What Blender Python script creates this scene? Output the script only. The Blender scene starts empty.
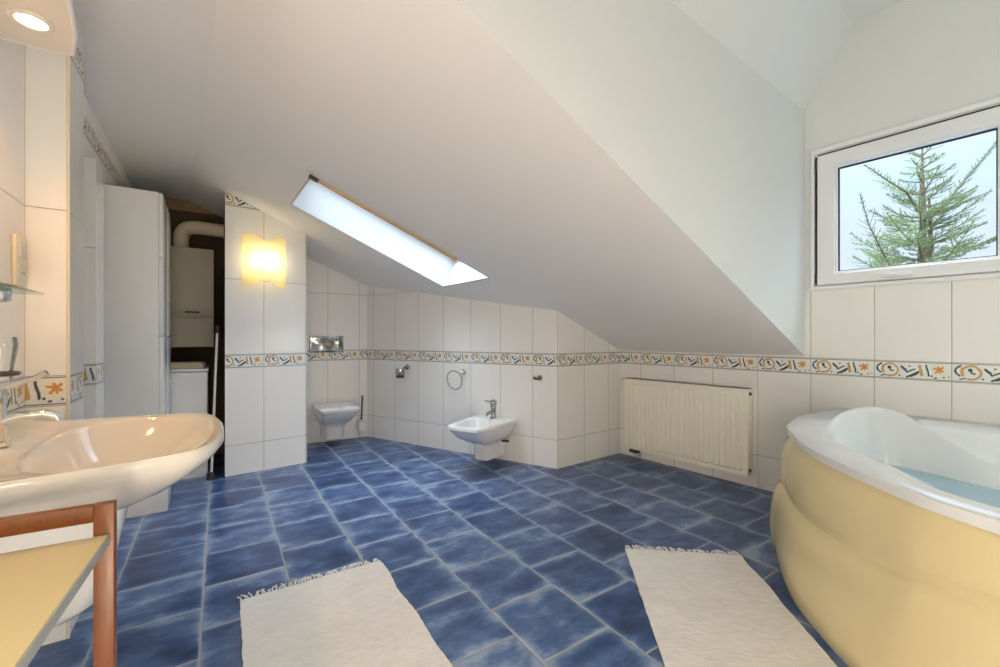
import bpy, bmesh, math, random
from mathutils import Vector, Matrix, noise
random.seed(7)
C = bpy.context.scene.collection
sc = bpy.context.scene
PI = math.pi

# ------------------------------------------------------------------ helpers
def lin(r, g, b):
    f = lambda c: (c/255/12.92) if c/255 <= .04045 else ((c/255+.055)/1.055)**2.4
    return (f(r), f(g), f(b), 1)

def V2(a): return Vector((a[0], a[1]))

def finish(me, angle=35):
    for p in me.polygons: p.use_smooth = True
    me.set_sharp_from_angle(angle=math.radians(angle))

def obj(name, bm, mat, parent=None, angle=35, recalc=True):
    if recalc: bmesh.ops.recalc_face_normals(bm, faces=bm.faces)
    me = bpy.data.meshes.new(name); bm.to_mesh(me); bm.free()
    for m in (mat if isinstance(mat, (list, tuple)) else [mat]): me.materials.append(m)
    finish(me, angle)
    o = bpy.data.objects.new(name, me); C.objects.link(o)
    if parent is not None: o.parent = parent
    return o

def tag(o, label, cat, group=None, kind=None):
    o['label'] = label; o['category'] = cat
    if group: o['group'] = group
    if kind: o['kind'] = kind
    return o

def thing(name, label, cat, loc=(0, 0, 0), rz=0, group=None):
    o = bpy.data.objects.new(name, None); C.objects.link(o)
    o.location = loc; o.rotation_euler = (0, 0, rz); o.empty_display_size = .1
    return tag(o, label, cat, group)

def struct(name, bm, mat, parent=None, recalc=False, angle=8):
    o = obj(name, bm, mat, parent, angle=angle, recalc=recalc)
    if parent is None: o['kind'] = 'structure'
    return o

def merge(dst, src, mi=None):
    me = bpy.data.meshes.new('t'); src.to_mesh(me); src.free()
    n0 = len(dst.faces)
    dst.from_mesh(me); bpy.data.meshes.remove(me)
    return dst

def box(x0, x1, y0, y1, z0, z1, bev=0.0, seg=2, bm=None):
    b = bmesh.new()
    bmesh.ops.create_cube(b, size=1)
    for v in b.verts:
        v.co = Vector((x0+(v.co.x+.5)*(x1-x0), y0+(v.co.y+.5)*(y1-y0), z0+(v.co.z+.5)*(z1-z0)))
    if bev > 0:
        bmesh.ops.bevel(b, geom=list(b.edges), offset=bev, segments=seg, profile=.5, affect='EDGES')
    return b if bm is None else merge(bm, b)

def loft(rings, cap0=True, cap1=True, closed=True, loop=False):
    bm = bmesh.new()
    R = [[bm.verts.new(p) for p in r] for r in rings]
    n = len(R[0]); m = len(R)
    for i in range(m if loop else m-1):
        a, b = R[i], R[(i+1) % m]
        for j in range(n if closed else n-1):
            k = (j+1) % n
            try: bm.faces.new((a[j], a[k], b[k], b[j]))
            except ValueError: pass
    if cap0 and not loop: bm.faces.new(R[0][::-1])
    if cap1 and not loop: bm.faces.new(R[-1])
    return bm

def tube(path, r, seg=10, closed=False, caps=True):
    P = [Vector(p) for p in path]; n = len(P)
    rad = r if isinstance(r, (list, tuple)) else [r]*n
    T = []
    for i in range(n):
        a = P[(i-1) % n] if (closed or i > 0) else P[i]
        b = P[(i+1) % n] if (closed or i < n-1) else P[i]
        T.append((b-a).normalized())
    up = Vector((0, 0, 1)) if abs(T[0].z) < .9 else Vector((1, 0, 0))
    N = T[0].cross(up).normalized(); rings = []
    for i in range(n):
        if i > 0:
            ax = T[i-1].cross(T[i])
            if ax.length > 1e-6:
                N = Matrix.Rotation(T[i-1].angle(T[i]), 3, ax.normalized()) @ N
        N = (N - T[i]*N.dot(T[i])).normalized(); B = T[i].cross(N)
        rings.append([P[i]+(N*math.cos(2*PI*k/seg)+B*math.sin(2*PI*k/seg))*rad[i] for k in range(seg)])
    return loft(rings, caps, caps, True, closed)

def lathe(prof, seg=24, cx=0, cy=0, cap0=True, cap1=True):
    return loft([[Vector((cx+r*math.cos(2*PI*k/seg), cy+r*math.sin(2*PI*k/seg), z)) for k in range(seg)] for r, z in prof], cap0, cap1)

def catmull(P, n, closed=False):
    P = [Vector(p) for p in P]; out = []; m = len(P)
    for i in range(m if closed else m-1):
        g = lambda j: P[j % m] if closed else P[min(max(j, 0), m-1)]
        a, b, c, d = g(i-1), g(i), g(i+1), g(i+2)
        for k in range(n):
            t = k/n
            out.append(.5*((2*b)+(c-a)*t+(2*a-5*b+4*c-d)*t*t+(3*b-a-3*c+d)*t**3))
    if not closed: out.append(P[-1])
    return out

def rrect(hb, hf, yb, yf, r, z, bow=0.0, n=5, dz=0.0):
    """rounded trapezoid in plan: half width hb at y=yb (back), hf at y=yf (front, yf<yb); bow pushes the front middle out"""
    pts = []
    cs = [(hb-r, yb-r, 0), (-hb+r, yb-r, 90), (-hf+r, yf+r, 180), (hf-r, yf+r, 270)]
    for ci, (cx, cy, a0) in enumerate(cs):
        for k in range(n):
            a = math.radians(a0+90*k/(n-1))
            pts.append([cx+r*math.cos(a), cy+r*math.sin(a)])
        nx = cs[(ci+1) % 4]; a1 = math.radians(a0+90)
        p = (cx+r*math.cos(a1), cy+r*math.sin(a1)); q = (nx[0]+r*math.cos(a1), nx[1]+r*math.sin(a1))
        for k in range(1, 4):
            pts.append([p[0]+(q[0]-p[0])*k/4, p[1]+(q[1]-p[1])*k/4])
    out = []
    for x, y in pts:
        f = max(0, (yb-y)/(yb-yf)); w = hb+(hf-hb)*f
        y2 = y - bow*f*f*max(0, 1-(x/max(w, 1e-4))**2)
        out.append(Vector((x, y2, z+dz*f)))
    return out

# ------------------------------------------------------------------ materials
def newmat(name):
    m = bpy.data.materials.new(name); m.use_nodes = True
    nt = m.node_tree; b = nt.nodes['Principled BSDF']
    return m, nt, b

def pm(name, col, rough=.5, metal=0.0, spec=.5, coat=0.0, bump=0.0, bscale=40, var=0.0, vscale=6):
    """procedural principled material with slight noise in colour and bump"""
    m, nt, b = newmat(name)
    b.inputs['Roughness'].default_value = rough; b.inputs['Metallic'].default_value = metal
    b.inputs['Specular IOR Level'].default_value = spec; b.inputs['Coat Weight'].default_value = coat
    tc = nt.nodes.new('ShaderNodeTexCoord')
    ns = nt.nodes.new('ShaderNodeTexNoise'); ns.inputs['Scale'].default_value = vscale; ns.inputs['Detail'].default_value = 3
    nt.links.new(tc.outputs['Object'], ns.inputs['Vector'])
    mx = nt.nodes.new('ShaderNodeMix'); mx.data_type = 'RGBA'
    mx.inputs['A'].default_value = tuple(c*(1-var) for c in col[:3])+(1,)
    mx.inputs['B'].default_value = tuple(min(1, c*(1+var)) for c in col[:3])+(1,)
    nt.links.new(ns.outputs['Fac'], mx.inputs['Factor']); nt.links.new(mx.outputs['Result'], b.inputs['Base Color'])
    if bump > 0:
        n2 = nt.nodes.new('ShaderNodeTexNoise'); n2.inputs['Scale'].default_value = bscale; n2.inputs['Detail'].default_value = 4
        nt.links.new(tc.outputs['Object'], n2.inputs['Vector'])
        bp = nt.nodes.new('ShaderNodeBump'); bp.inputs['Strength'].default_value = bump; bp.inputs['Distance'].default_value = .01
        nt.links.new(n2.outputs['Fac'], bp.inputs['Height']); nt.links.new(bp.outputs['Normal'], b.inputs['Normal'])
    return m

class NB:
    """tiny expression builder for Math nodes"""
    def __init__(s, nt): s.nt = nt
    def m(s, op, a, b=None, c=None, clamp=False):
        n = s.nt.nodes.new('ShaderNodeMath'); n.operation = op; n.use_clamp = clamp
        for i, x in enumerate((a, b, c)):
            if x is None: continue
            if isinstance(x, (int, float)): n.inputs[i].default_value = x
            else: s.nt.links.new(x, n.inputs[i])
        return n.outputs[0]
    def add(s, a, b): return s.m('ADD', a, b)
    def sub(s, a, b): return s.m('SUBTRACT', a, b)
    def mul(s, a, b): return s.m('MULTIPLY', a, b)
    def mx(s, a, b): return s.m('MAXIMUM', a, b)
    def mn(s, a, b): return s.m('MINIMUM', a, b)
    def length(s, a, b): return s.m('SQRT', s.add(s.mul(a, a), s.mul(b, b)))
    def step(s, d, w, soft):   # 1 where d<w
        return s.m('MULTIPLY_ADD', s.sub(d, w), -1/soft, .5, clamp=True)
    def mix(s, f, a, b):
        n = s.nt.nodes.new('ShaderNodeMix'); n.data_type = 'RGBA'
        for k, x in (('Factor', f), ('A', a), ('B', b)):
            if isinstance(x, (int, float)): n.inputs[k].default_value = x
            elif isinstance(x, tuple): n.inputs[k].default_value = x
            else: s.nt.links.new(x, n.inputs[k])
        return n.outputs['Result']

PITCH = .324
TILE_W = (.80, .785, .75, 1)
GROUT = (.33, .315, .285, 1)
ROWS = [.239, .853, .960, 1.56, 2.14, 2.24]

def tile_mat():
    m, nt, b = newmat('wall_tile'); e = NB(nt)
    uv = nt.nodes.new('ShaderNodeUVMap'); sp = nt.nodes.new('ShaderNodeSeparateXYZ')
    nt.links.new(uv.outputs[0], sp.inputs[0]); u, z = sp.outputs[0], sp.outputs[1]
    fu = e.m('FRACT', e.m('DIVIDE', u, PITCH)); du = e.mul(e.mn(fu, e.sub(1, fu)), PITCH)
    d = du
    for r in ROWS: d = e.mn(d, e.m('ABSOLUTE', e.sub(z, r)))
    g = e.step(d, .0018, .0012)
    ns = nt.nodes.new('ShaderNodeTexNoise'); ns.inputs['Scale'].default_value = 2.5; ns.inputs['Detail'].default_value = 4
    nt.links.new(uv.outputs[0], ns.inputs['Vector'])
    base = e.mix(ns.outputs['Fac'], (.87, .855, .82, 1), (.82, .805, .77, 1))
    nt.links.new(e.mix(g, base, GROUT), b.inputs['Base Color'])
    nt.links.new(e.m('MULTIPLY_ADD', g, .5, .16), b.inputs['Roughness'])
    h = e.m('DIVIDE', d, .006, clamp=True)
    n2 = nt.nodes.new('ShaderNodeTexNoise'); n2.inputs['Scale'].default_value = 9
    nt.links.new(uv.outputs[0], n2.inputs['Vector'])
    hh = e.add(h, e.mul(n2.outputs['Fac'], .5))
    bp = nt.nodes.new('ShaderNodeBump'); bp.inputs['Strength'].default_value = .35; bp.inputs['Distance'].default_value = .004
    nt.links.new(hh, bp.inputs['Height']); nt.links.new(bp.outputs['Normal'], b.inputs['Normal'])
    return m

def border_mat():
    """decor strip: one motif per tile, drawn from distance fields in tile units (x 0..3.03, y 0..1 downwards)"""
    m, nt, b = newmat('decor_border_tile'); e = NB(nt)
    uv = nt.nodes.new('ShaderNodeUVMap'); sp = nt.nodes.new('ShaderNodeSeparateXYZ')
    nt.links.new(uv.outputs[0], sp.inputs[0]); u, z = sp.outputs[0], sp.outputs[1]
    A = PITCH/.107
    x = e.mul(e.m('FRACT', e.m('DIVIDE', u, PITCH)), A)
    zz = e.sub(z, e.mul(e.m('GREATER_THAN', z, 1.5), 2.14-.853))   # the upper frieze repeats the strip
    y = e.m('DIVIDE', e.sub(.960, zz), .107)
    ns = nt.nodes.new('ShaderNodeTexNoise'); ns.inputs['Scale'].default_value = 3.0
    cv = nt.nodes.new('ShaderNodeCombineXYZ'); nt.links.new(x, cv.inputs[0]); nt.links.new(y, cv.inputs[1])
    nt.links.new(cv.outputs[0], ns.inputs['Vector'])
    wob = e.mul(e.sub(ns.outputs['Fac'], .5), .12)
    xw, yw = e.add(x, wob), e.sub(y, wob)
    def circ(cx, cy, r): return e.sub(e.length(e.sub(xw, cx), e.sub(yw, cy)), r)
    def seg(x0, y0, x1, y1, w):
        dx, dy = x1-x0, y1-y0; L2 = dx*dx+dy*dy
        px, py = e.sub(xw, x0), e.sub(yw, y0)
        t = e.m('DIVIDE', e.add(e.mul(px, dx), e.mul(py, dy)), L2, clamp=True)
        return e.sub(e.length(e.sub(px, e.mul(t, dx)), e.sub(py, e.mul(t, dy))), w)
    def arc(cx, cy, r, w, a0, k=.25):   # half ring facing direction a0 (degrees, y down)
        px, py = e.sub(xw, cx), e.sub(yw, cy)
        ring = e.sub(e.m('ABSOLUTE', e.sub(e.length(px, py), r)), w)
        ca, sa = math.cos(math.radians(a0)), math.sin(math.radians(a0))
        cut = e.sub(r*k, e.add(e.mul(px, ca), e.mul(py, sa)))
        return e.mx(ring, cut)
    def un(L):
        r = L[0]
        for q in L[1:]: r = e.mn(r, q)
        return r
    dark = un([arc(.40, .42, .27, .04, 185, .3), circ(.64, .36, .085), seg(.66, .40, .72, .50, .04), circ(.78, .52, .05), seg(.28, .85, .48, .76, .03),
               circ(1.06, .78, .045), seg(1.14, .28, 1.36, .58, .045), seg(1.36, .58, 1.66, .42, .035), circ(1.46, .26, .042),
               seg(1.34, .86, 1.78, .62, .045), seg(1.5, .80, 1.78, .58, .06), seg(1.66, .72, 1.80, .54, .05), seg(2.1, .2, 2.2, .72, .042), circ(2.32, .74, .045), circ(2.45, .84, .045), circ(2.74, .8, .045)])
    ochre = un([arc(.66, .48, .32, .055, 225, .15), arc(.66, .50, .33, .05, 30, .1), seg(1.86, .24, 1.94, .7, .06), circ(2.92, .76, .04), circ(.36, .28, .05)])
    star = un([circ(2.56, .42, .105), seg(2.38, .36, 2.72, .48, .045), seg(2.72, .28, 2.44, .58, .045), seg(2.52, .28, 2.62, .56, .04)])
    halo = e.mx(e.m('ABSOLUTE', e.sub(x, 2.56)), e.mul(e.m('ABSOLUTE', e.sub(y, .42)), .9))
    lines = e.mn(e.m('ABSOLUTE', e.sub(y, .055)), e.m('ABSOLUTE', e.sub(y, .945)))
    edge = e.mul(e.mn(x, e.sub(A, x)), 1.0)
    base = e.mix(e.step(halo, .24, .1), (.79, .80, .77, 1), (.80, .75, .60, 1))
    c = e.mix(e.step(ochre, 0, .03), base, (.56, .33, .10, 1))
    c = e.mix(e.step(star, 0, .03), c, (.60, .26, .07, 1))
    c = e.mix(e.step(dark, 0, .03), c, (.03, .055, .062, 1))
    c = e.mix(e.mul(e.step(lines, .022, .02), .9), c, (.12, .13, .13, 1))
    gm = e.mx(e.step(edge, .017, .012), e.mx(e.step(y, .012, .012), e.sub(1, e.step(y, .988, .012))))
    c = e.mix(gm, c, GROUT)
    nt.links.new(c, b.inputs['Base Color']); b.inputs['Roughness'].default_value = .22
    bp = nt.nodes.new('ShaderNodeBump'); bp.inputs['Strength'].default_value = .4; bp.inputs['Distance'].default_value = .003
    nt.links.new(e.add(e.step(dark, 0, .06), e.step(ochre, 0, .06)), bp.inputs['Height']); nt.links.new(bp.outputs['Normal'], b.inputs['Normal'])
    return m

def floor_mat():
    m, nt, b = newmat('blue_floor_tile'); e = NB(nt)
    tc = nt.nodes.new('ShaderNodeTexCoord'); sp = nt.nodes.new('ShaderNodeSeparateXYZ')
    nt.links.new(tc.outputs['Object'], sp.inputs[0])
    a = math.radians(33.5); ca, sa = math.cos(a), math.sin(a)
    X, Y = sp.outputs[0], sp.outputs[1]
    u = e.add(e.mul(X, -sa), e.mul(Y, ca)); v = e.add(e.mul(X, ca), e.mul(Y, sa))
    PV, PU = .3225, .331
    vs = e.m('DIVIDE', e.add(v, .055+PV*20), PV); iv = e.m('FLOOR', vs); fv = e.m('FRACT', vs)
    odd = e.m('MODULO', iv, 2.0)
    off = e.add(.288, e.mul(odd, -.165))
    us = e.m('DIVIDE', e.add(e.sub(u, off), PU*20), PU); iu = e.m('FLOOR', us); fu = e.m('FRACT', us)
    dv = e.mul(e.mn(fv, e.sub(1, fv)), PV); du = e.mul(e.mn(fu, e.sub(1, fu)), PU); d = e.mn(du, dv)
    idv = nt.nodes.new('ShaderNodeCombineXYZ'); nt.links.new(iu, idv.inputs[0]); nt.links.new(iv, idv.inputs[1])
    wn = nt.nodes.new('ShaderNodeTexWhiteNoise'); wn.noise_dimensions = '2D'; nt.links.new(idv.outputs[0], wn.inputs['Vector'])
    pv = nt.nodes.new('ShaderNodeCombineXYZ')
    nt.links.new(e.mul(u, 1.0), pv.inputs[0]); nt.links.new(e.mul(v, .55), pv.inputs[1]); nt.links.new(e.mul(wn.outputs['Value'], 13.0), pv.inputs[2])
    def nz(scale, det, rough=.5):
        n = nt.nodes.new('ShaderNodeTexNoise'); n.inputs['Scale'].default_value = scale; n.inputs['Detail'].default_value = det
        n.inputs['Roughness'].default_value = rough
        n.inputs['Distortion'].default_value = .12; nt.links.new(pv.outputs[0], n.inputs['Vector']); return n.outputs['Fac']
    cloud = nz(8.5, 6, .62)
    rampn = nt.nodes.new('ShaderNodeValToRGB'); r = rampn.color_ramp
    r.elements[0].position = .30; r.elements[0].color = FL[0]
    r.elements[1].position = .74; r.elements[1].color = FL[3]
    q = r.elements.new(.45); q.color = FL[1]
    q = r.elements.new(.58); q.color = FL[2]
    edge = e.m('SUBTRACT', 1, e.m('DIVIDE', d, .06, clamp=True))
    f = e.add(e.add(cloud, e.mul(e.mul(edge, edge), .20)), e.mul(e.sub(wn.outputs['Value'], .5), .10))
    nt.links.new(f, rampn.inputs['Fac'])
    g = e.step(d, .0032, .0015)
    nt.links.new(e.mix(g, rampn.outputs[0], FL[4]), b.inputs['Base Color'])
    nt.links.new(e.m('MULTIPLY_ADD', g, .35, .30), b.inputs['Roughness'])
    b.inputs['Specular IOR Level'].default_value = .5
    bp = nt.nodes.new('ShaderNodeBump'); bp.inputs['Strength'].default_value = .5; bp.inputs['Distance'].default_value = .006
    hh = e.add(e.m('DIVIDE', d, .009, clamp=True), e.mul(nz(11, 3), .35))
    nt.links.new(hh, bp.inputs['Height']); nt.links.new(bp.outputs['Normal'], b.inputs['Normal'])
    return m

FL = [(.011, .029, .095, 1), (.028, .068, .190, 1), (.070, .138, .300, 1), (.235, .325, .48, 1), (.36, .355, .32, 1)]
M = {}
M['tile'] = tile_mat(); M['border'] = border_mat(); M['floor'] = floor_mat()
M['paint'] = pm('white_wall_paint', (.85, .84, .815, 1), .75, bump=.05, bscale=120)
M['ceil'] = pm('ceiling_paint', (.90, .885, .86, 1), .8, bump=.04, bscale=90)
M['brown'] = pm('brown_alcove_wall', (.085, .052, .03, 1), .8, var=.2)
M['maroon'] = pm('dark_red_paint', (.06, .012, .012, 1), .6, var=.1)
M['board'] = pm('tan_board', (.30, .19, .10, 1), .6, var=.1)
M['ceramic'] = pm('white_ceramic', (.83, .83, .82, 1), .07, coat=.3)
M['acrylic'] = pm('white_acrylic', (.82, .83, .83, 1), .12)
M['panel'] = pm('cream_bath_panel', (.73, .625, .355, 1), .14, coat=.2, var=.03, vscale=3)
M['chrome'] = pm('chrome', (.78, .78, .78, 1), .09, metal=1)
M['chromed'] = pm('darker_chrome', (.42, .42, .41, 1), .12, metal=1)
M['canopy'] = pm('cream_canopy', (.78, .74, .66, 1), .4)
M['darkmetal'] = pm('dark_metal', (.08, .075, .07, 1), .35, metal=.6)
M['black'] = pm('black_plastic', (.015, .015, .016, 1), .4)
M['rad'] = pm('cream_radiator_enamel', (.88, .855, .735, 1), .35)
M['cab'] = pm('light_grey_cabinet', (.80, .80, .78, 1), .35, var=.02)
M['cabgloss'] = pm('white_gloss_door', (.80, .80, .78, 1), .1)
M['appl'] = pm('white_appliance', (.78, .78, .76, 1), .3)
M['pvc'] = pm('white_window_plastic', (.82, .83, .84, 1), .28)
M['gasket'] = pm('black_gasket', (.02, .02, .022, 1), .6)
M['plate'] = pm('cream_plastic', (.78, .70, .52, 1), .35)
M['rocker'] = pm('grey_rocker', (.60, .62, .56, 1), .35)
M['towel'] = pm('beige_cloth', (.60, .50, .36, 1), .95, bump=.3, bscale=160)
M['duct'] = pm('cream_duct', (.66, .58, .42, 1), .55)
M['cream'] = pm('cream_laminate', (.77, .665, .37, 1), .38, var=.03)
M['greyedge'] = pm('grey_edge_strip', (.42, .44, .42, 1), .5)
M['bark'] = pm('spruce_bark', (.22, .15, .10, 1), .9, var=.3, vscale=30)
M['pole'] = pm('white_pole', (.7, .68, .62, 1), .4)
M['lining'] = pm('white_reveal_lining', (.56, .57, .57, 1), .6)
M['cupb'] = pm('cream_cupboard_laminate', (.40, .36, .26, 1), .4)
M['dormer'] = pm('pale_grey_green_paint', (.74, .755, .745, 1), .75, bump=.05, bscale=120)  # white paint greyed down to offset stray lamp light on the dormer
M['cream_ceramic'] = pm('cream_ceramic', (.80, .755, .665, 1), .07, coat=.3)  # white ceramic with the downlight's warm cast put into its colour
M['soap'] = pm('frosted_cup', (.8, .82, .82, 1), .3)

def wood_mat(name, c1, c2, sc_=(3, 40, 3), rough=.35):
    m, nt, b = newmat(name); e = NB(nt)
    tc = nt.nodes.new('ShaderNodeTexCoord'); mp = nt.nodes.new('ShaderNodeMapping'); mp.inputs['Scale'].default_value = sc_
    nt.links.new(tc.outputs['Object'], mp.inputs['Vector'])
    n = nt.nodes.new('ShaderNodeTexNoise'); n.inputs['Scale'].default_value = 3; n.inputs['Detail'].default_value = 6; n.inputs['Distortion'].default_value = .8
    nt.links.new(mp.outputs[0], n.inputs['Vector'])
    nt.links.new(e.mix(n.outputs['Fac'], c1, c2), b.inputs['Base Color']); b.inputs['Roughness'].default_value = rough
    return m
M['wood'] = wood_mat('orange_brown_wood', (.25, .075, .010, 1), (.125, .032, .004, 1), (20, 20, 2.5))
M['pine'] = wood_mat('pine_wood', (.66, .47, .25, 1), (.52, .34, .16, 1), (30, 3, 30), .5)

def glass_mat(name, tint=(1, 1, 1, 1), refl=.06):
    m = bpy.data.materials.new(name); m.use_nodes = True; nt = m.node_tree; nt.nodes.clear()
    out = nt.nodes.new('ShaderNodeOutputMaterial'); tr = nt.nodes.new('ShaderNodeBsdfTransparent'); gl = nt.nodes.new('ShaderNodeBsdfGlossy')
    mx = nt.nodes.new('ShaderNodeMixShader'); tr.inputs[0].default_value = tint; gl.inputs['Roughness'].default_value = .02
    lw = nt.nodes.new('ShaderNodeLayerWeight'); lw.inputs['Blend'].default_value = .25
    e = NB(nt); nt.links.new(e.m('MULTIPLY_ADD', lw.outputs['Fresnel'], .7, refl*.3, clamp=True), mx.inputs[0])
    nt.links.new(tr.outputs[0], mx.inputs[1]); nt.links.new(gl.outputs[0], mx.inputs[2]); nt.links.new(mx.outputs[0], out.inputs[0])
    return m
M['glass'] = glass_mat('clear_glass')
M['gshelf'] = glass_mat('green_glass', (.80, .92, .86, 1))

def emis(name, col, s):
    m = bpy.data.materials.new(name); m.use_nodes = True; nt = m.node_tree; nt.nodes.clear()
    o = nt.nodes.new('ShaderNodeOutputMaterial'); em = nt.nodes.new('ShaderNodeEmission'); em.inputs[0].default_value = col; em.inputs[1].default_value = s
    nt.links.new(em.outputs[0], o.inputs[0]); return m

def shade_mat():
    m = bpy.data.materials.new('cream_glass_shade'); m.use_nodes = True; nt = m.node_tree; nt.nodes.clear()
    out = nt.nodes.new('ShaderNodeOutputMaterial'); t = nt.nodes.new('ShaderNodeBsdfTranslucent'); t.inputs[0].default_value = (.95, .86, .52, 1)
    d = nt.nodes.new('ShaderNodeBsdfDiffuse'); d.inputs[0].default_value = (.85, .76, .48, 1)
    tr = nt.nodes.new('ShaderNodeBsdfTransparent'); tr.inputs[0].default_value = (1, .93, .7, 1)
    a = nt.nodes.new('ShaderNodeMixShader'); a.inputs[0].default_value = .3
    b = nt.nodes.new('ShaderNodeMixShader'); b.inputs[0].default_value = .15
    nt.links.new(t.outputs[0], a.inputs[1]); nt.links.new(d.outputs[0], a.inputs[2])
    nt.links.new(a.outputs[0], b.inputs[1]); nt.links.new(tr.outputs[0], b.inputs[2]); nt.links.new(b.outputs[0], out.inputs[0])
    return m
M['shade'] = shade_mat()

def rug_mat():
    m, nt, b = newmat('woven_white_cotton'); e = NB(nt)
    tc = nt.nodes.new('ShaderNodeTexCoord'); sp = nt.nodes.new('ShaderNodeSeparateXYZ'); nt.links.new(tc.outputs['Object'], sp.inputs[0])
    w1 = e.m('SINE', e.mul(sp.outputs[1], 900.0)); w2 = e.m('SINE', e.mul(sp.outputs[0], 500.0))
    n = nt.nodes.new('ShaderNodeTexNoise'); n.inputs['Scale'].default_value = 70; n.inputs['Detail'].default_value = 5
    mp = nt.nodes.new('ShaderNodeMapping'); mp.inputs['Scale'].default_value = (.35, 1, 1)
    nt.links.new(tc.outputs['Object'], mp.inputs[0]); nt.links.new(mp.outputs[0], n.inputs['Vector'])
    n3 = nt.nodes.new('ShaderNodeTexNoise'); n3.inputs['Scale'].default_value = 4; n3.inputs['Detail'].default_value = 5; nt.links.new(tc.outputs['Object'], n3.inputs['Vector'])
    f = e.m('MULTIPLY_ADD', n.outputs['Fac'], .55, e.mul(n3.outputs['Fac'], .45))
    c = e.mix(f, (.58, .57, .545, 1), (.93, .925, .91, 1))
    nt.links.new(c, b.inputs['Base Color']); b.inputs['Roughness'].default_value = .95; b.inputs['Specular IOR Level'].default_value = .1
    bp = nt.nodes.new('ShaderNodeBump'); bp.inputs['Strength'].default_value = .6; bp.inputs['Distance'].default_value = .004
    nt.links.new(e.add(e.mul(e.mul(w1, w2), .25), e.mul(n.outputs['Fac'], 1.6)), bp.inputs['Height']); nt.links.new(bp.outputs['Normal'], b.inputs['Normal'])
    return m
M['rug'] = rug_mat()

def needle_mat():
    m, nt, b = newmat('spruce_needles'); e = NB(nt)
    tc = nt.nodes.new('ShaderNodeTexCoord'); n = nt.nodes.new('ShaderNodeTexNoise'); n.inputs['Scale'].default_value = 2.2; n.inputs['Detail'].default_value = 3
    nt.links.new(tc.outputs['Object'], n.inputs['Vector'])
    nt.links.new(e.mix(n.outputs['Fac'], (.12, .19, .075, 1), (.36, .43, .20, 1)), b.inputs['Base Color']); b.inputs['Roughness'].default_value = .6
    return m
M['needle'] = needle_mat()

def water_mat():
    m = bpy.data.materials.new('blue_tinted_water'); m.use_nodes = True; nt = m.node_tree; nt.nodes.clear()
    out = nt.nodes.new('ShaderNodeOutputMaterial'); d = nt.nodes.new('ShaderNodeBsdfPrincipled')
    d.inputs['Base Color'].default_value = (.46, .64, .70, 1); d.inputs['Roughness'].default_value = .12
    tr = nt.nodes.new('ShaderNodeBsdfTransparent'); tr.inputs[0].default_value = (.8, .93, .97, 1)
    a = nt.nodes.new('ShaderNodeMixShader'); a.inputs[0].default_value = .35
    nt.links.new(d.outputs[0], a.inputs[1]); nt.links.new(tr.outputs[0], a.inputs[2]); nt.links.new(a.outputs[0], out.inputs[0])
    return m
M['water'] = water_mat()

# ------------------------------------------------------------------ plan of the room (camera foot at the origin, looking along +Y)
H = 1.10
R_ = Vector((1.143, 4.034)); TD = Vector((.6158, -.7879)); ND = Vector((-.7879, -.6158))   # radiator/window wall: along, into room
def F(t, n, z=0.0): p = R_+TD*t+ND*n; return Vector((p.x, p.y, z))
L_ = Vector((-1.665, 1.49)); UD = Vector((-.5592, .829)); LN = Vector((.829, .5592))        # left wall: along (away), into room
def G(u, n, z=0.0): p = L_+UD*u+LN*n; return Vector((p.x, p.y, z))
P1 = Vector((-2.161, 3.339)); P2 = Vector((-1.694, 3.722)); T1 = Vector((-1.473, 4.708)); T0 = Vector((-1.987, 4.386)); B_ = Vector((.477, 3.542))
def isect(a, d, b, e_):
    den = d.x*e_.y-d.y*e_.x; s = ((b-a).x*e_.y-(b-a).y*e_.x)/den; return a+d*s
SK = .4203; SZ0 = .972; ZF = 2.335; NRIDGE = (ZF-SZ0)/SK
def ncoord(p): return (V2(p)-R_).dot(ND)
def zc(p): return min(SZ0+SK*ncoord(p), ZF)
TW = (T1-T0).normalized()
CBL = isect(T0, TW, L_, UD)                      # back-left corner
TR = 3.30
CR = F(TR, 0).to_2d(); CBR = isect(CR, ND, L_, UD)
P1b = isect(P1, UD, T0, TW); P2b = isect(P2, UD, T0, TW)
T_CHK, T_CHK2 = 1.483, 3.30                       # dormer cheeks

def clip(poly, z0, z1):
    for s, zz in ((1, z0), (-1, z1)):
        out = []
        for i in range(len(poly)):
            a, b = poly[i], poly[(i+1) % len(poly)]
            da, db = s*(a[1]-zz), s*(b[1]-zz)
            if da >= 0: out.append(a)
            if da*db < 0:
                t = da/(da-db); out.append((a[0]+(b[0]-a[0])*t, a[1]+(b[1]-a[1])*t))
        poly = out
        if not poly: return []
    return poly

def wall_bm(A, polys, D, u0=0.0, tile_top=9.0, mats=(0, 1, 2), bm=None, uvl=None):
    """polys in (u,z) on the vertical plane through A along D, cut into tile / border / paint bands; uv = (u-u0, z)"""
    if bm is None: bm = bmesh.new()
    uvl = bm.loops.layers.uv.verify()
    bands = [(0, .853, mats[0]), (.853, .960, mats[1]), (.960, 2.14, mats[0]), (2.14, 2.24, mats[1]), (2.24, 9, mats[2])]
    if tile_top < 9: bands = [(0, .853, mats[0]), (.853, .960, mats[1]), (.960, tile_top, mats[0]), (tile_top, 9, mats[2])]
    for poly in polys:
        for z0, z1, mi in bands:
            q = clip(poly, z0, z1)
            if len(q) < 3: continue
            vs = [bm.verts.new((A.x+D.x*u, A.y+D.y*u, z)) for u, z in q]
            try: f = bm.faces.new(vs)
            except ValueError: continue
            f.material_index = mi
            for l, (u, z) in zip(f.loops, q): l[uvl].uv = (u-u0+PITCH*40, z)
    return bm

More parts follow.
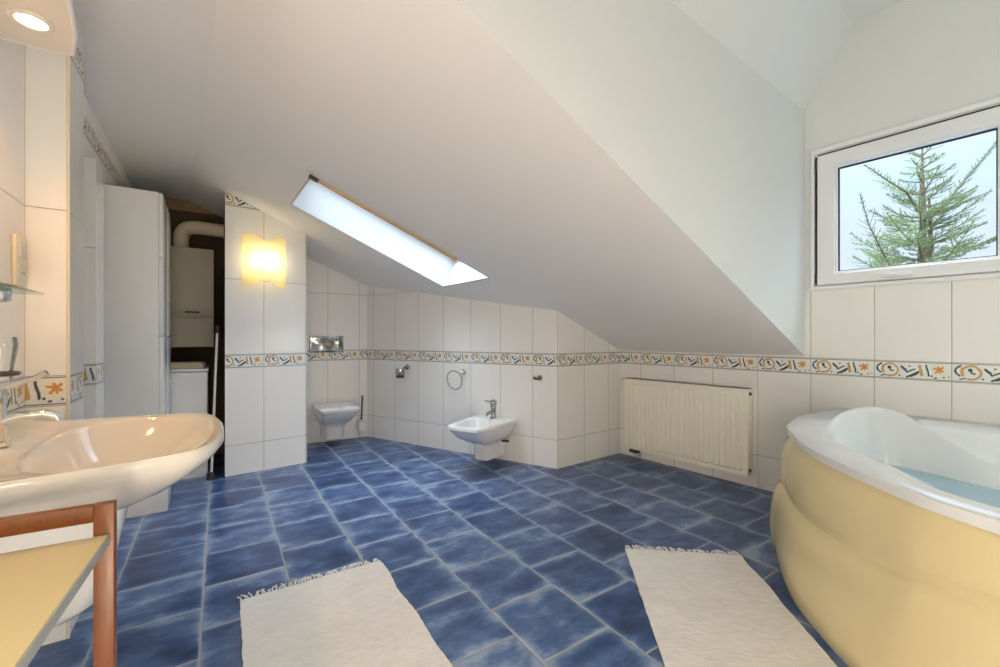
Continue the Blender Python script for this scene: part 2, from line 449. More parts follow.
def wall_poly(A, B):
    """ceiling-following polygon between two plan points"""
    D = (B-A).normalized(); L = (B-A).length; na, nb = ncoord(A), ncoord(B)
    top = [(0, zc(A))]
    if (na-NRIDGE)*(nb-NRIDGE) < 0: top.append((L*(NRIDGE-na)/(nb-na), ZF))
    top.append((L, zc(B)))
    return D, [(0, 0), (L, 0)]+[(u, z) for u, z in top[::-1]]

WM = [M['tile'], M['border'], M['paint']]
# floor
bm = bmesh.new(); bm.faces.new([bm.verts.new(p) for p in ((-5, -2.5, 0), (4.5, -2.5, 0), (4.5, 6, 0), (-5, 6, 0))])
struct('floor', bm, M['floor'])

# wall behind toilet, hidden part behind the pillar and the dark alcove
D, poly = wall_poly(P2b, T1); struct('wall_toilet', wall_bm(P2b, [poly], D, (P2b-T0).length*-1+.198-PITCH if False else (T0-P2b).dot(D)+.198), WM)
D, poly = wall_poly(CBL, P2b); bm = bmesh.new(); L = (P2b-CBL).length
bm = wall_bm(CBL, [poly], D, 0, mats=(0, 1, 2))
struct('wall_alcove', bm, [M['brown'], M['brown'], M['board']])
D, poly = wall_poly(T1, B_); struct('wall_bidet', wall_bm(T1, [poly], D, .10), WM)
D, poly = wall_poly(B_, R_); struct('wall_corner', wall_bm(B_, [poly], D, .005), WM)
# pillar: tiled front, dark red left side, tiled right side
bm = bmesh.new()
D, poly = wall_poly(P1, P2); wall_bm(P1, [poly], D, .272, bm=bm)
D, poly = wall_poly(P2, P2b); wall_bm(P2, [poly], D, 0, bm=bm)
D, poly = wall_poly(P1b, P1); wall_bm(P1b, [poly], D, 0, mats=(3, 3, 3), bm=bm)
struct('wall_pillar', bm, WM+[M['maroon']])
# left wall
D, poly = wall_poly(CBR, CBL)
struct('wall_left', wall_bm(CBR, [poly], D, (CBR-L_).length), WM)
# pilaster of the left wall beside the basin, and the narrow casing beyond
def pilaster(name, u0, u1, dep, top):
    bm = bmesh.new()
    a, b, c, d = G(u0, 0).to_2d(), G(u0, dep).to_2d(), G(u1, dep).to_2d(), G(u1, 0).to_2d()
    off = {0: .22, 1: .11, 2: 0}
    for i, (p, q) in enumerate(((a, b), (b, c), (c, d))):
        L = (q-p).length; wall_bm(p, [[(0, 0), (L, 0), (L, top), (0, top)]], (q-p).normalized(), -.2 if i == 0 else .11, bm=bm, mats=(0, 1, 0))
    uvl = bm.loops.layers.uv.verify()
    f = bm.faces.new([bm.verts.new((p.x, p.y, top)) for p in (a, b, c, d)])
    for l in f.loops: l[uvl].uv = (.1, .5)
    return struct(name, bm, WM)
pilaster('trim_1', 0.0, .22, .108, ZF)
struct('trim_3', tube([G(0, .108, .001), G(0, .108, ZF)], .005, 8), M['plate'])
pilaster('trim_2', .82, 1.0, .045, 2.02)
# window wall (radiator wall runs on into the dormer)
WT0, WT1, WZ0, WZ1 = 1.535, 2.455, 1.425, 2.318
WT2, WT3 = 2.50, 3.16
zl = SZ0
polys = [[(0, 0), (T_CHK, 0), (T_CHK, zl), (0, zl)],
         [(T_CHK, 0), (WT0, 0), (WT0, 2.72), (T_CHK, 2.624)],
         [(WT0, 0), (WT1, 0), (WT1, WZ0), (WT0, WZ0)],
         [(WT0, WZ1), (WT1, WZ1), (WT1, 3.07), (T_CHK+.255, 3.07), (WT0, 2.716)],
         [(WT1, 0), (WT2, 0), (WT2, 3.07), (WT1, 3.07)],
         [(WT2, 0), (WT3, 0), (WT3, WZ0), (WT2, WZ0)],
         [(WT2, WZ1), (WT3, WZ1), (WT3, 3.0), (WT2, 3.07)],
         [(WT3, 0), (TR, 0), (TR, 2.624), (WT3, 2.85)]]
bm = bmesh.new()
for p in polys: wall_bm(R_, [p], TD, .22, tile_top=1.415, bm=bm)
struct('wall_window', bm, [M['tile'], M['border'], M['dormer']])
# right wall and back end
D, poly = wall_poly(CBR, CR); struct('wall_right', wall_bm(CBR, [poly], D, 0), [M['tile'], M['border'], M['paint']])
# dormer cheeks, dormer end wall
CSK = .0331
def tck(n): return T_CHK-CSK*n
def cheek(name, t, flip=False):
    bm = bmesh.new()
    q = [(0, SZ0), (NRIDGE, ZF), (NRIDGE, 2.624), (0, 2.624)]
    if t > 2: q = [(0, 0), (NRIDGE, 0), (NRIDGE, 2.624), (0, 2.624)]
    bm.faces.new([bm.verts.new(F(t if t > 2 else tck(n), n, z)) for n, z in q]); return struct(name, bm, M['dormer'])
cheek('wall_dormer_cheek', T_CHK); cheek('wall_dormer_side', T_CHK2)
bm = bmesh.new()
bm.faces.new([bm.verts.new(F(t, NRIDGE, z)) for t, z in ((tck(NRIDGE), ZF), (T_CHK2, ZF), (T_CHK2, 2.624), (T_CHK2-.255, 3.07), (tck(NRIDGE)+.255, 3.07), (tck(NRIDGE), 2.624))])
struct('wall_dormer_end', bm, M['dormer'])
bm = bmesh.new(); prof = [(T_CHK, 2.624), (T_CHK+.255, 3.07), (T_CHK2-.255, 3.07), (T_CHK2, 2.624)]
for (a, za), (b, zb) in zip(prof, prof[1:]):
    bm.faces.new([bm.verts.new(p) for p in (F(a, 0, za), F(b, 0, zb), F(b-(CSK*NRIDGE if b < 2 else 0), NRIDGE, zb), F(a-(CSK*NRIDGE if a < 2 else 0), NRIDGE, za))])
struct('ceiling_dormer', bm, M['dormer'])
# sloped ceiling with the roof window hole, then the flat strip
HO = [(-.328, 2.678), (-.973, 2.657), (-.900, 1.407), (-.193, 1.409)]     # near-top, far-top, far-low, near-low
bm = bmesh.new()
def S(t, n, dz=0.0): return F(t, n, SZ0+SK*n+dz)
LT = -4.6
O4 = [(tck(NRIDGE), NRIDGE), (LT, NRIDGE), (LT, 0), (T_CHK, 0)]
ov = [bm.verts.new(S(*p)) for p in O4]; hv = [bm.verts.new(S(*p)) for p in HO]
for i in range(4): bm.faces.new((ov[i], ov[(i+1) % 4], hv[(i+1) % 4], hv[i]))
for a, b in ((LT, tck(NRIDGE)), (tck(NRIDGE), T_CHK2), (T_CHK2, TR+.2)):
    bm.faces.new([bm.verts.new(p) for p in (F(a, NRIDGE, ZF), F(b, NRIDGE, ZF), F(b, 4.6, ZF), F(a, 4.6, ZF))])
bmesh.ops.remove_doubles(bm, verts=bm.verts, dist=1e-4)
struct('ceiling', bm, M['ceil'])

# ------------------------------------------------------------------ roof window
nS = (F(0, 0, 1)-F(0, 0, 0))*1.0 - Vector((ND.x, ND.y, 0))*SK; nS.normalize()    # slope normal, upwards
DEP = .34
hole = [S(*p) for p in HO]
root = bpy.data.objects.new('window_2', None); C.objects.link(root); root['kind'] = 'structure'
root['label'] = 'narrow roof window in the sloped ceiling with white reveal'; root.location = sum(hole, Vector())/4
def put(o, root):
    o.parent = root; o.matrix_parent_inverse = Matrix.Translation(-root.location)
cen = sum(hole, Vector())/4
outer = [p+nS*DEP+(p-cen)*.06 for p in hole]
bm = loft([hole, outer], False, False)
o = obj('reveal_lining', bm, M['lining'], recalc=True); put(o, root)
# thin bead around the hole edge
bm = bmesh.new()
ins = [p+(p-cen)*.018 for p in hole]
bm = loft([[p-nS*.004 for p in hole], [p-nS*.004 for p in ins], [p+nS*.004 for p in ins]], False, False)
o = obj('edge_bead', bm, M['lining']); put(o, root)
bm = bmesh.new(); bm.faces.new([bm.verts.new(p-nS*.03) for p in outer])
o = obj('glass_pane', bm, M['glass']); put(o, root)
def bar(p, q, w, h, up, bev=.003):
    d = (q-p); L = d.length; d.normalize(); s = d.cross(up).normalized(); t = s.cross(d)
    b = box(0, L, -w/2, w/2, -h/2, h/2, bev)
    b.transform(Matrix.Translation(p) @ Matrix((d, s, t)).transposed().to_4x4()); return b
for i in range(4):
    a, b_ = outer[i]-nS*.02, outer[(i+1) % 4]-nS*.02
    o = obj('sash_frame', bar(a, b_, .09, .06, nS), M['pine']); put(o, root)
# pine blind rail along the near edge, with dark end bracket
e0 = hole[0]; e1 = hole[3]; sd = (e1-e0); side = sd.cross(nS).normalized()
if side.dot(hole[1]-hole[0]) > 0: side = -side
ra, rb = e0+side*.018-nS*.012+sd*.004, e0+sd*.765+side*.018-nS*.012
o = obj('blind_rail', bar(ra, rb, .020, .016, nS), M['pine']); put(o, root)
o = obj('rail_bracket', bar(e0-sd*.012+side*.02-nS*.016, e0+sd*.03+side*.02-nS*.016, .03, .02, nS), M['darkmetal']); put(o, root)
o = obj('rail_end_cap', bar(rb-sd*.004, rb+sd*.012, .026, .022, nS), M['pine']); put(o, root)

# ------------------------------------------------------------------ window in the dormer
def rotz_front(n):   # local -Y = room normal n
    return math.atan2(-n.y, -n.x)-PI/2
RZW = rotz_front(ND)
rect = lambda a, b, c, d: [(a, c), (b, c), (b, d), (a, d)]
def quadring(o4, i4, y0, y1, bev=.004):
    rings = []
    for (xo, zo), (xi, zi) in zip(o4, i4):
        sx = 1 if xi > xo else -1; sz = 1 if zi > zo else -1
        rings.append([Vector((xo, y1, zo)), Vector((xo, y0+bev, zo)), Vector((xo+sx*bev, y0, zo+sz*bev)),
                      Vector((xi-sx*bev, y0, zi-sz*bev)), Vector((xi, y0+bev, zi)), Vector((xi, y1, zi))])
    return loft(rings, False, False, True, True)
def frame_ring(x0, x1, z0, z1, w, y0, y1, wb=None, bev=.004):
    wb = w if wb is None else wb
    prof_o = [(x0, z0), (x1, z0), (x1, z1), (x0, z1)]; prof_i = [(x0+w, z0+wb), (x1-w, z0+wb), (x1-w, z1-w), (x0+w, z1-w)]
    rings = []
    for (xo, zo), (xi, zi) in zip(prof_o, prof_i):
        sx = 1 if xi > xo else -1; sz = 1 if zi > zo else -1
        rings.append([Vector((xo, y1, zo)), Vector((xo, y0+bev, zo)), Vector((xo+sx*bev, y0, zo+sz*bev)),
                      Vector((xi-sx*bev, y0, zi-sz*bev)), Vector((xi, y0+bev, zi)), Vector((xi, y1, zi))])
    return loft(rings, False, False, True, True)
def make_window(name, label, a, b):
    win = bpy.data.objects.new(name, None); C.objects.link(win); win['kind'] = 'structure'; win['label'] = label
    win.location = F(a, 0, WZ0); win.rotation_euler = (0, 0, RZW)
    WW, WH = b-a, WZ1-WZ0
    GX0, GX1, GZ0, GZ1 = .125, WW-.127, .095, .763
    obj('frame', frame_ring(0, WW, 0, WH, .035, -.002, .09), M['pvc'], win)
    sash = obj('sash', quadring(rect(.022, WW-.022, .012, WH-.032), rect(GX0-.012, GX1+.012, GZ0-.012, GZ1+.012), -.022, .05), M['pvc'], win)
    obj('glazing_bead', quadring(rect(GX0-.014, GX1+.014, GZ0-.014, GZ1+.014), rect(GX0, GX1, GZ0, GZ1), -.006, .03, .003), M['pvc'], sash)
    obj('gasket', quadring(rect(GX0-.002, GX1+.002, GZ0-.002, GZ1+.002), rect(GX0+.006, GX1-.006, GZ0+.006, GZ1-.007), .012, .03, .001), M['gasket'], sash)
    bm = bmesh.new(); bm.faces.new([bm.verts.new((x, .022, z)) for x, z in rect(GX0, GX1, GZ0, GZ1)])
    obj('glass_pane', bm, M['glass'], win)
    # dark strips added for the shade in the sash gap, and hinges
    obj('rebate_seal', box(.004, .02, -.004, .02, .02, WH-.03), M['gasket'], win)
    obj('rebate_seal', box(.02, WW-.01, -.003, .02, WH-.030, WH-.018), M['gasket'], win)
    for zz in (.03, WH-.11): obj('hinge', box(.006, .03, -.016, 0, zz, zz+.06, .003), M['darkmetal'], win)
    # handle at the bottom rail
    hb = box(.34, .48, -.045, -.032, .028, .05, .005); 
    obj('handle', hb, M['pvc'], win); obj('handle_base', box(.385, .435, -.035, -.018, .022, .056, .005), M['pvc'], win)
    # casing strips on the wall round the window
    obj('casing', quadring(rect(-.014, WW+.014, -.014, WH+.016), rect(.006, WW-.008, .006, WH-.014), -.028, .0, .004), M['pvc'], win)
    obj('sill_strip', box(-.03, WW+.03, -.026, .0, -.018, .006, .004), M['pvc'], win)
make_window('window_1', 'white plastic dormer window above the bathtub', WT0, WT1)
make_window('window_3', 'second white dormer window beside the first, nearer the right wall', WT2, WT3)  # unseen window added to bring more daylight onto the cheek

# ------------------------------------------------------------------ radiator
rd = thing('radiator', 'cream panel radiator with vertical ribs on the tiled wall under the slope', 'radiator', F(.112, 0, 0), RZW)
RW, RZ0, RZ1, RY = 1.045, .092, .722, -.10
xs = []; rib = []
pitch = .0395; nr = 25; x0r = (RW-nr*pitch)/2
xs += [0, .008]; rib += [0, 0]
for k in range(nr):
    a = x0r+k*pitch
    for dx, h in ((.004, 0), (.0085, 1), (.0295, 1), (.034, 0)): xs.append(a+dx); rib.append(h)
xs += [RW-.008, RW]; rib += [0, 0]
zs = [RZ0, RZ0+.03, RZ0+.045, RZ1-.05, RZ1-.035, RZ1]; zm = [0, 0, 1, 1, 0, 0]
bm = bmesh.new()
grid = [[bm.verts.new((x, RY+.010-.013*h*m_, z)) for x, h in zip(xs, rib)] for z, m_ in zip(zs, zm)]
bk = [[bm.verts.new((x, RY+.02, z)) for x in xs] for z in (zs[0], zs[-1])]
for r0, r1 in zip(grid, grid[1:]):
    for j in range(len(xs)-1): bm.faces.new((r0[j], r0[j+1], r1[j+1], r1[j]))
for j in range(len(xs)-1):
    bm.faces.new((bk[0][j], bk[0][j+1], grid[0][j+1], grid[0][j])); bm.faces.new((grid[-1][j], grid[-1][j+1], bk[1][j+1], bk[1][j]))
obj('front_panel', bm, M['rad'], rd, angle=25)
obj('rear_panel', box(.01, RW-.01, -.045, -.035, RZ0, RZ1-.02, .003), M['rad'], rd)
for x in (-.004, RW-.004): obj('side_panel', box(x, x+.008, RY+.012, -.022, RZ0+.004, RZ1+.002, .002), M['rad'], rd)
# top grille: frame with slots
bm = box(.0, RW, RY+.014, RY+.03, RZ1-.006, RZ1+.004, .002); 
nsl = 34
rr = []
bm = bmesh.new()
def grille():
    b = bmesh.new(); ys = [RY+.012, RY+.024, -.036, -.024]; xsx = [0, .02]
    for k in range(nsl): a = .02+k*(RW-.04)/nsl; xsx += [a+.008, a+(RW-.04)/nsl]
    xsx.append(RW); vv = {}
    def gv(i, j):
        if (i, j) not in vv: vv[(i, j)] = b.verts.new((xsx[i], ys[j], RZ1+.003))
        return vv[(i, j)]
    for i in range(len(xsx)-1):
        for j in range(3):
            if j == 1 and i >= 1 and i % 2 == 1 and i < len(xsx)-2: continue
            b.faces.new((gv(i, j), gv(i+1, j), gv(i+1, j+1), gv(i, j+1)))
    bmesh.ops.solidify(b, geom=list(b.faces), thickness=.002); return b
bm.free(); obj('top_grille', grille(), M['rad'], rd)
for x in (.2, RW-.2): obj('wall_bracket', box(x, x+.03, -.04, 0, .2, .6, .002), M['rad'], rd)
def cyl(p, q, r, seg=14): return tube([p, q], r, seg)
obj('air_vent', tube([(-.05, -.06, RZ1-.028), (-.03, -.06, RZ1-.028), (-.028, -.06, RZ1-.028), (.0, -.06, RZ1-.028)], [.012, .012, .017, .017], 12), M['rad'], rd)
b = obj('valve_block', box(.04, .13, -.085, -.035, RZ0-.036, RZ0-.006, .008), M['darkmetal'], rd); b['label'] = 'dark valve block under the left end'
for x in (.06, .11): obj('supply_pipe', tube([(x, -.06, RZ0-.03), (x, -.06, .045), (x, -.045, .03), (x, 0, .03)], .008, 10), M['rad'], rd)
obj('bleed_plug', tube([(RW-.02, -.06, RZ1-.035), (RW+.010, -.06, RZ1-.035), (RW+.011, -.06, RZ1-.035), (RW+.018, -.06, RZ1-.035)], [.013, .013, .008, .006], 12), M['darkmetal'], rd)
obj('blank_plug', tube([(RW-.02, -.06, RZ0+.04), (RW+.012, -.06, RZ0+.04)], .013, 12), M['darkmetal'], rd)

# ------------------------------------------------------------------ bidet
def nrm(A, B):
    d = (B-A).normalized(); n = Vector((d.y, -d.x))
    return n if n.dot(-A) > 0 else -n
BDd = (B_-T1).normalized(); BN = nrm(T1, B_); RZB = rotz_front(BN)
bp_ = T1+BDd*1.70
bd = thing('bidet', 'white wall-hung bidet with chrome tap on the tiled wall', 'bidet', (bp_.x, bp_.y, 0), RZB)
def rr_(hb, hf, yb, yf, r, z, bow=0, dz=0): return rrect(hb, hf, yb, yf, r, z, bow, 5, dz)
rings = [rr_(.06, .05, -.01, -.27, .03, .055), rr_(.085, .07, -.004, -.30, .035, .065), rr_(.09, .075, -.004, -.305, .035, .17),
         rr_(.10, .085, -.004, -.32, .04, .20), rr_(.135, .115, -.004, -.385, .055, .225), rr_(.172, .145, -.004, -.47, .06, .27), rr_(.192, .155, -.004, -.53, .055, .325, .01),
         rr_(.198, .160, -.004, -.55, .05, .352, .012), rr_(.204, .166, -.004, -.562, .05, .356, .012), rr_(.204, .166, -.004, -.562, .05, .378, .012),
         rr_(.200, .162, -.008, -.558, .05, .384, .012), rr_(.165, .132, -.155, -.520, .055, .384, .012), rr_(.158, .125, -.163, -.512, .055, .374, .01),
         rr_(.145, .115, -.18, -.49, .055, .32, .01), rr_(.11, .085, -.22, -.44, .05, .275), rr_(.05, .04, -.28, -.36, .03, .262)]
obj('bowl', loft(rings), M['ceramic'], bd, angle=40)
def mixer(parent, x, y, z, s=1.0):
    body = obj('mixer_tap', lathe([(.026*s, z), (.026*s, z+.008), (.02*s, z+.012), (.019*s, z+.07*s), (.022*s, z+.085*s), (.018*s, z+.097*s)], 20, x, y), M['chromed'], parent)
    body['label'] = 'chrome mixer tap'
    obj('spout', tube([(x, y, z+.035*s), (x, y-.05*s, z+.05*s), (x, y-.09*s, z+.045*s), (x, y-.10*s, z+.035*s)], [.013*s, .012*s, .012*s, .012*s], 12), M['chromed'], body)
    hx = lathe([(.02*s, z+.096*s), (.026*s, z+.105*s), (.027*s, z+.125*s), (.018*s, z+.14*s), (.006*s, z+.143*s)], 18, x, y)
    obj('lever', hx, M['chromed'], body)
    obj('lever_arm', tube([(x, y-.015*s, z+.125*s), (x-.02*s, y-.06*s, z+.135*s), (x-.025*s, y-.085*s, z+.14*s)], [.007*s, .006*s, .008*s], 10), M['chromed'], body)
    return body
mx_ = mixer(bd, 0, -.085, .383, 1.15)
obj('side_knob', tube([(-.018, -.085, .425), (-.045, -.085, .425)], [.012, .014], 12), M['chrome'], mx_)
obj('fixing_cap', tube([(.085, -.10, .20), (.16, -.10, .20)], .011, 10), M['black'], bd)

# ------------------------------------------------------------------ toilet with seat, lid, flush plate, brush
TN = nrm(T0, T1); RZT = rotz_front(TN); td = (T1-T0).normalized()
tp = T0+td*.225
wc = thing('toilet', 'white wall-hung toilet with closed lid in the corner by the pillar', 'toilet', (tp.x, tp.y, 0), RZT)
rings = [rr_(.08, .06, -.01, -.22, .035, .055), rr_(.105, .085, -.004, -.25, .045, .068), rr_(.115, .095, -.004, -.27, .045, .19), rr_(.125, .105, -.004, -.29, .05, .22),
         rr_(.15, .13, -.004, -.36, .06, .25), rr_(.172, .15, -.004, -.44, .06, .30), rr_(.186, .168, -.004, -.49, .05, .35, .02), rr_(.190, .172, -.004, -.50, .045, .368, .02)]
obj('bowl', loft(rings), M['ceramic'], wc, angle=40)
obj('seat', loft([rr_(.182, .166, -.07, -.492, .05, .369, .022), rr_(.188, .172, -.068, -.498, .05, .373, .022), rr_(.188, .172, -.068, -.498, .05, .384, .022), rr_(.184, .168, -.07, -.494, .05, .388, .022)]), M['ceramic'], wc)
obj('lid', loft([rr_(.192, .182, -.055, -.512, .035, .390, .022), rr_(.198, .188, -.050, -.520, .035, .394, .022), rr_(.198, .188, -.050, -.520, .035, .410, .022), rr_(.190, .180, -.058, -.512, .035, .416, .022), rr_(.10, .09, -.14, -.40,   .05, .419, .02)]), M['ceramic'], wc)
for x in (-.08, .08): obj('hinge', tube([(x-.02, -.045, .392), (x+.02, -.045, .392)], .014, 10), M['chrome'], wc)

fp = thing('flush_plate', 'chrome rectangular flush plate on the wall above the toilet', 'flush plate', (tp.x-td.x*.025, tp.y-td.y*.025, 1.025), RZT)
obj('plate', box(-.18, .155, -.012, 0, -.088, .088, .004), M['chromed'], fp)
def wavy(x0, x1, sg):
    nx, nz = 14, 8; b = bmesh.new(); g = []
    for j in range(nz+1):
        row = []
        for i in range(nx+1):
            fx, fz = i/nx, j/nz
            x = x0+(x1-x0)*fx; z = -.068+.136*fz
            if sg > 0: x = x0+(x1-x0)*fx + .03*math.sin(fz*PI*1.0-.6)*(1-fx)
            else: x = x0+(x1-x0)*fx + .03*math.sin(fz*PI*1.0-.6)*fx
            y = -.016-.010*math.sin(fx*PI)*(.4+.6*fz)-.004*math.cos(fz*4+fx*3)
            row.append(b.verts.new((x, y, z)))
        g.append(row)
    for r0, r1 in zip(g, g[1:]):
        for i in range(nx): b.faces.new((r0[i], r0[i+1], r1[i+1], r1[i]))
    r = bmesh.ops.extrude_face_region(b, geom=list(b.faces)); 
    for v in r['geom']:
        if isinstance(v, bmesh.types.BMVert): v.co.y = -.010
    return b
obj('large_button', wavy(-.168, .03, -1), M['chromed'], fp); obj('small_button', wavy(.036, .143, 1), M['chromed'], fp)

bq = T0+td*.525
br = thing('toilet_brush', 'toilet brush with dark handle in a white cup between toilet and corner', 'toilet brush', (bq.x, bq.y, 0), RZT)
hr = obj('wall_holder', tube([(0, 0, .19), (0, -.03, .19)], .022, 14), M['chrome'], br)
obj('holder_ring', tube([(.04*math.cos(a), -.075+.04*math.sin(a), .19) for a in [2*PI*k/20 for k in range(20)]], .005, 8, True), M['chrome'], hr)
obj('cup', lathe([(.026, .09), (.034, .095), (.038, .13), (.038, .205), (.035, .206), (.034, .13), (.02, .10)], 20, 0, -.075), M['soap'], br)
obj('handle', tube([(.0, -.075, .15), (.003, -.072, .22), (.012, -.06, .36), (.018, -.05, .455), (.019, -.049, .465)], [.008, .009, .009, .010, .005], 10), M['darkmetal'], br)

# paper holder, towel ring, hook on the bidet wall
def at(s, z): p = T1+BDd*s; return (p.x, p.y, z)
ph = thing('cup_holder', 'chrome wall cup holder with dark base under the border right of the toilet', 'holder', at(.575, .745), RZB)
obj('wall_mount', tube([(.03, 0, .045), (.03, -.012, .045), (.03, -.013, .045), (.03, -.05, .04)], [.027, .027, .014, .013], 18), M['chromed'], ph)
obj('cup', lathe([(.042, -.035), (.045, -.03), (.046, .0), (.046, .028), (.042, .03), (.041, .0), (.036, -.02)], 22, -.005, -.075), M['chromed'], ph)
o = obj('base', lathe([(.038, -.062), (.041, -.058), (.041, -.034), (.036, -.032)], 22, -.005, -.075), M['black'], ph); o['label'] = 'black base of the holder'

trg = thing('towel_ring', 'empty chrome towel ring on the wall left of the bidet', 'towel ring', at(1.315, .77), RZB)
obj('wall_mount', tube([(0, 0, 0), (0, -.012, 0), (0, -.013, 0), (0, -.045, 0), (0, -.05, 0)], [.028, .028, .015, .014, .008], 18), M['chrome'], trg)
ring = [(-.075+.088*math.cos(a), -.045-.012*math.sin(a), -.078+.088*math.sin(a)) for a in [2*PI*k/36 for k in range(36)]]
obj('ring', tube(ring, .006, 8, True), M['chrome'], trg)
rh = thing('robe_hook', 'small chrome robe hook right of the bidet near the wall corner', 'hook', at(2.115, .752), RZB)
obj('wall_mount', tube([(.0, 0, 0), (0, -.01, 0), (0, -.011, 0), (0, -.03, 0)], [.024, .024, .012, .011], 16), M['chromed'], rh)
obj('peg', tube([(0, -.028, .0), (-.005, -.05, -.006), (-.02, -.062, -.002), (-.03, -.064, .008)], [.010, .010, .011, .013], 12), M['darkmetal'], rh)

# ------------------------------------------------------------------ wall sconce on the pillar
PN = nrm(P1, P2); RZP = rotz_front(PN); pd = (P2-P1).normalized(); pc = P1+pd*.272
scn = thing('wall_sconce', 'lit wall sconce with curved cream glass shade on the tiled pillar', 'lamp', (pc.x, pc.y, 1.715), RZP)
obj('back_plate', box(-.05, .05, -.02, 0, -.10, .10, .006), M['chrome'], scn)
def shade():
    b = bmesh.new(); nx, nz = 28, 24; W, Hh = .325, .41; g = []
    for j in range(nz+1):
        row = []
        for i in range(nx+1):
            fx = i/nx*2-1; fz = j/nz*2-1
            th = fx*.95; x = (W/2)*math.sin(th)/math.sin(.95); y = -.022-.10*(math.cos(th)-math.cos(.95))/(1-math.cos(.95))
            z = fz*Hh/2
            lim = Hh/2-  .042*math.sqrt(max(0, 1-(x/.060)**2)) if abs(x) < .060 else Hh/2
            z = max(-lim, min(lim, z*lim/(Hh/2)))
            row.append(b.verts.new((x, y, z)))
        g.append(row)
    for r0, r1 in zip(g, g[1:]):
        for i in range(nx): b.faces.new((r0[i], r0[i+1], r1[i+1], r1[i]))
    return b
obj('shade', shade(), M['shade'], scn)
# rolled chrome-free glass lips of the two half-round cut-outs
for s in (1, -1):
    pts = []
    for k in range(17):
        a = PI*k/16; x = .060*math.cos(a); th = math.asin(min(1, x/(.325/2)*math.sin(.95)))
        y = -.024-.10*(math.cos(th)-math.cos(.95))/(1-math.cos(.95)); pts.append((x, y-.001, s*(.205-.042*math.sin(a))))
    obj('shade_rim', tube(pts, .0028, 6), M['plate'], scn)
bulb = emis('bulb_glow', (1, .80, .50, 1), 17)
obj('bulb', lathe([(.006, -.055), (.026, -.045), (.034, -.01), (.034, .02), (.022, .05), (.005, .056)], 18, 0, -.062), bulb, scn)

# ------------------------------------------------------------------ bathtub
st = [  # outer rim (t,n), inner edge (t,n,z), ridge (t,n,z)
 ((1.70, .012), (1.815, .20, .655), (1.852, .27, .702)),
 ((1.615, .45), (1.755, .50, .655), (1.812, .518, .698)),
 ((1.655, .85), (1.765, .78, .653), (1.812, .775, .664)),
 ((1.74, 1.055), (1.855, 1.06, .648), (1.878, 1.045, .652)),
 ((1.864, 1.289), (1.975, 1.19, .646), (1.99, 1.175, .641)),
 ((2.02, 1.475), (2.095, 1.34, .646), (2.11, 1.325, .641)),
 ((2.18, 1.625), (2.205, 1.487, .646), (2.22, 1.475, .641)),
 ((2.324, 1.735), (2.315, 1.607, .646), (2.325, 1.595, .641)),
 ((2.60, 1.85), (2.60, 1.72, .646), (2.60, 1.705, .641)),
 ((2.95, 1.88), (2.93, 1.74, .646), (2.92, 1.73, .641)),
 ((3.285, 1.80), (3.12, 1.60, .646), (3.10, 1.59, .641)),
 ((3.285, 1.0), (3.12, 1.0, .646), (3.10, 1.0, .641)),
 ((3.285, .012), (3.08, .2, .646), (3.06, .26, .60)),
 ((2.75, .012), (2.75, .20, .646), (2.75, .33, .47)),
 ((2.35, .012), (2.35, .20, .646), (2.348, .33, .503)),
 ((2.21, .012), (2.215, .198, .647), (2.217, .30, .557)),
 ((2.09, .012), (2.095, .19, .648), (2.108, .25, .613)),
 ((1.98, .012), (1.995, .175, .650), (2.01, .22, .675)),
 ((1.86, .012), (1.905, .165, .653), (1.924, .212, .699))]
NS = 8
Oc = catmull([(a[0], a[1], .65) for a, b, c in st], NS, True)
Ic = catmull([b for a, b, c in st], NS, True)
Gc = catmull([c for a, b, c in st], NS, True)
for L in (Oc,):
    for p in L: p.y = max(p.y, .008); p.x = min(p.x, 3.29)
ctr = Vector((2.5, .88, 0))
def toc(p, f, z): q = Vector((p.x, p.y, 0)); q = q+(ctr-q)*f; return Vector((q.x, q.y, z))
def inset(L, d):  # move loop points inwards along plan normals
    out = []; n = len(L)
    for i in range(n):
        t_ = (L[(i+1) % n]-L[i-1]); nn = Vector((-t_.y, t_.x, 0)).normalized()
        if nn.dot(ctr-L[i]) < 0: nn = -nn
        out.append(L[i]+nn*d)
    return out
def setz(L, z): return [Vector((p.x, p.y, z)) for p in L]
O0 = setz(inset(Oc, .022), .614); O1 = setz(inset(Oc, .003), .614); O2 = setz(Oc, .646); O3 = setz(inset(Oc, .005), .65)
I0 = [Vector((p.x, p.y, max(p.z, .646))) for p in Ic]
mid = [(a+b)/2+Vector((0, 0, .002)) for a, b in zip(Ic, Gc)]
for a, b, m_ in zip(Ic, Gc, mid):
    if b.z > a.z+.01: m_.z = a.z+.55*(b.z-a.z); m_.x, m_.y = a.x+.7*(b.x-a.x), a.y+.7*(b.y-a.y)
    elif b.z < a.z-.03: m_.z = a.z-.35*(a.z-b.z)
G2 = [toc(p, .014, p.z-.002) for p in Gc]
G3 = [toc(p, .035, p.z-.03) for p in Gc]
W1 = [toc(p, .10, .39) for p in Gc]
W2 = [toc(p, .17, .25) for p in Gc]; W3 = [toc(p, .24, .175) for p in Gc]; W4 = [toc(p, .36, .145) for p in Gc]; W5 = [toc(p, .8, .135) for p in Gc]
w = lambda L: [F(p.x, p.y, p.z) for p in L]
bt = thing('bathtub', 'large corner bathtub with white rim and cream bulging front panel', 'bathtub', F(2.4, .9, 0))
def local(bm_, root): bm_.transform(Matrix.Translation(-root.location)); return bm_
o = obj('tub_shell', local(loft([w(q) for q in (O0, O1, O2, O3, I0, mid, Gc, G2, G3, W1, W2, W3, W4, W5)], False, True), bt), M['acrylic'], bt, angle=50)
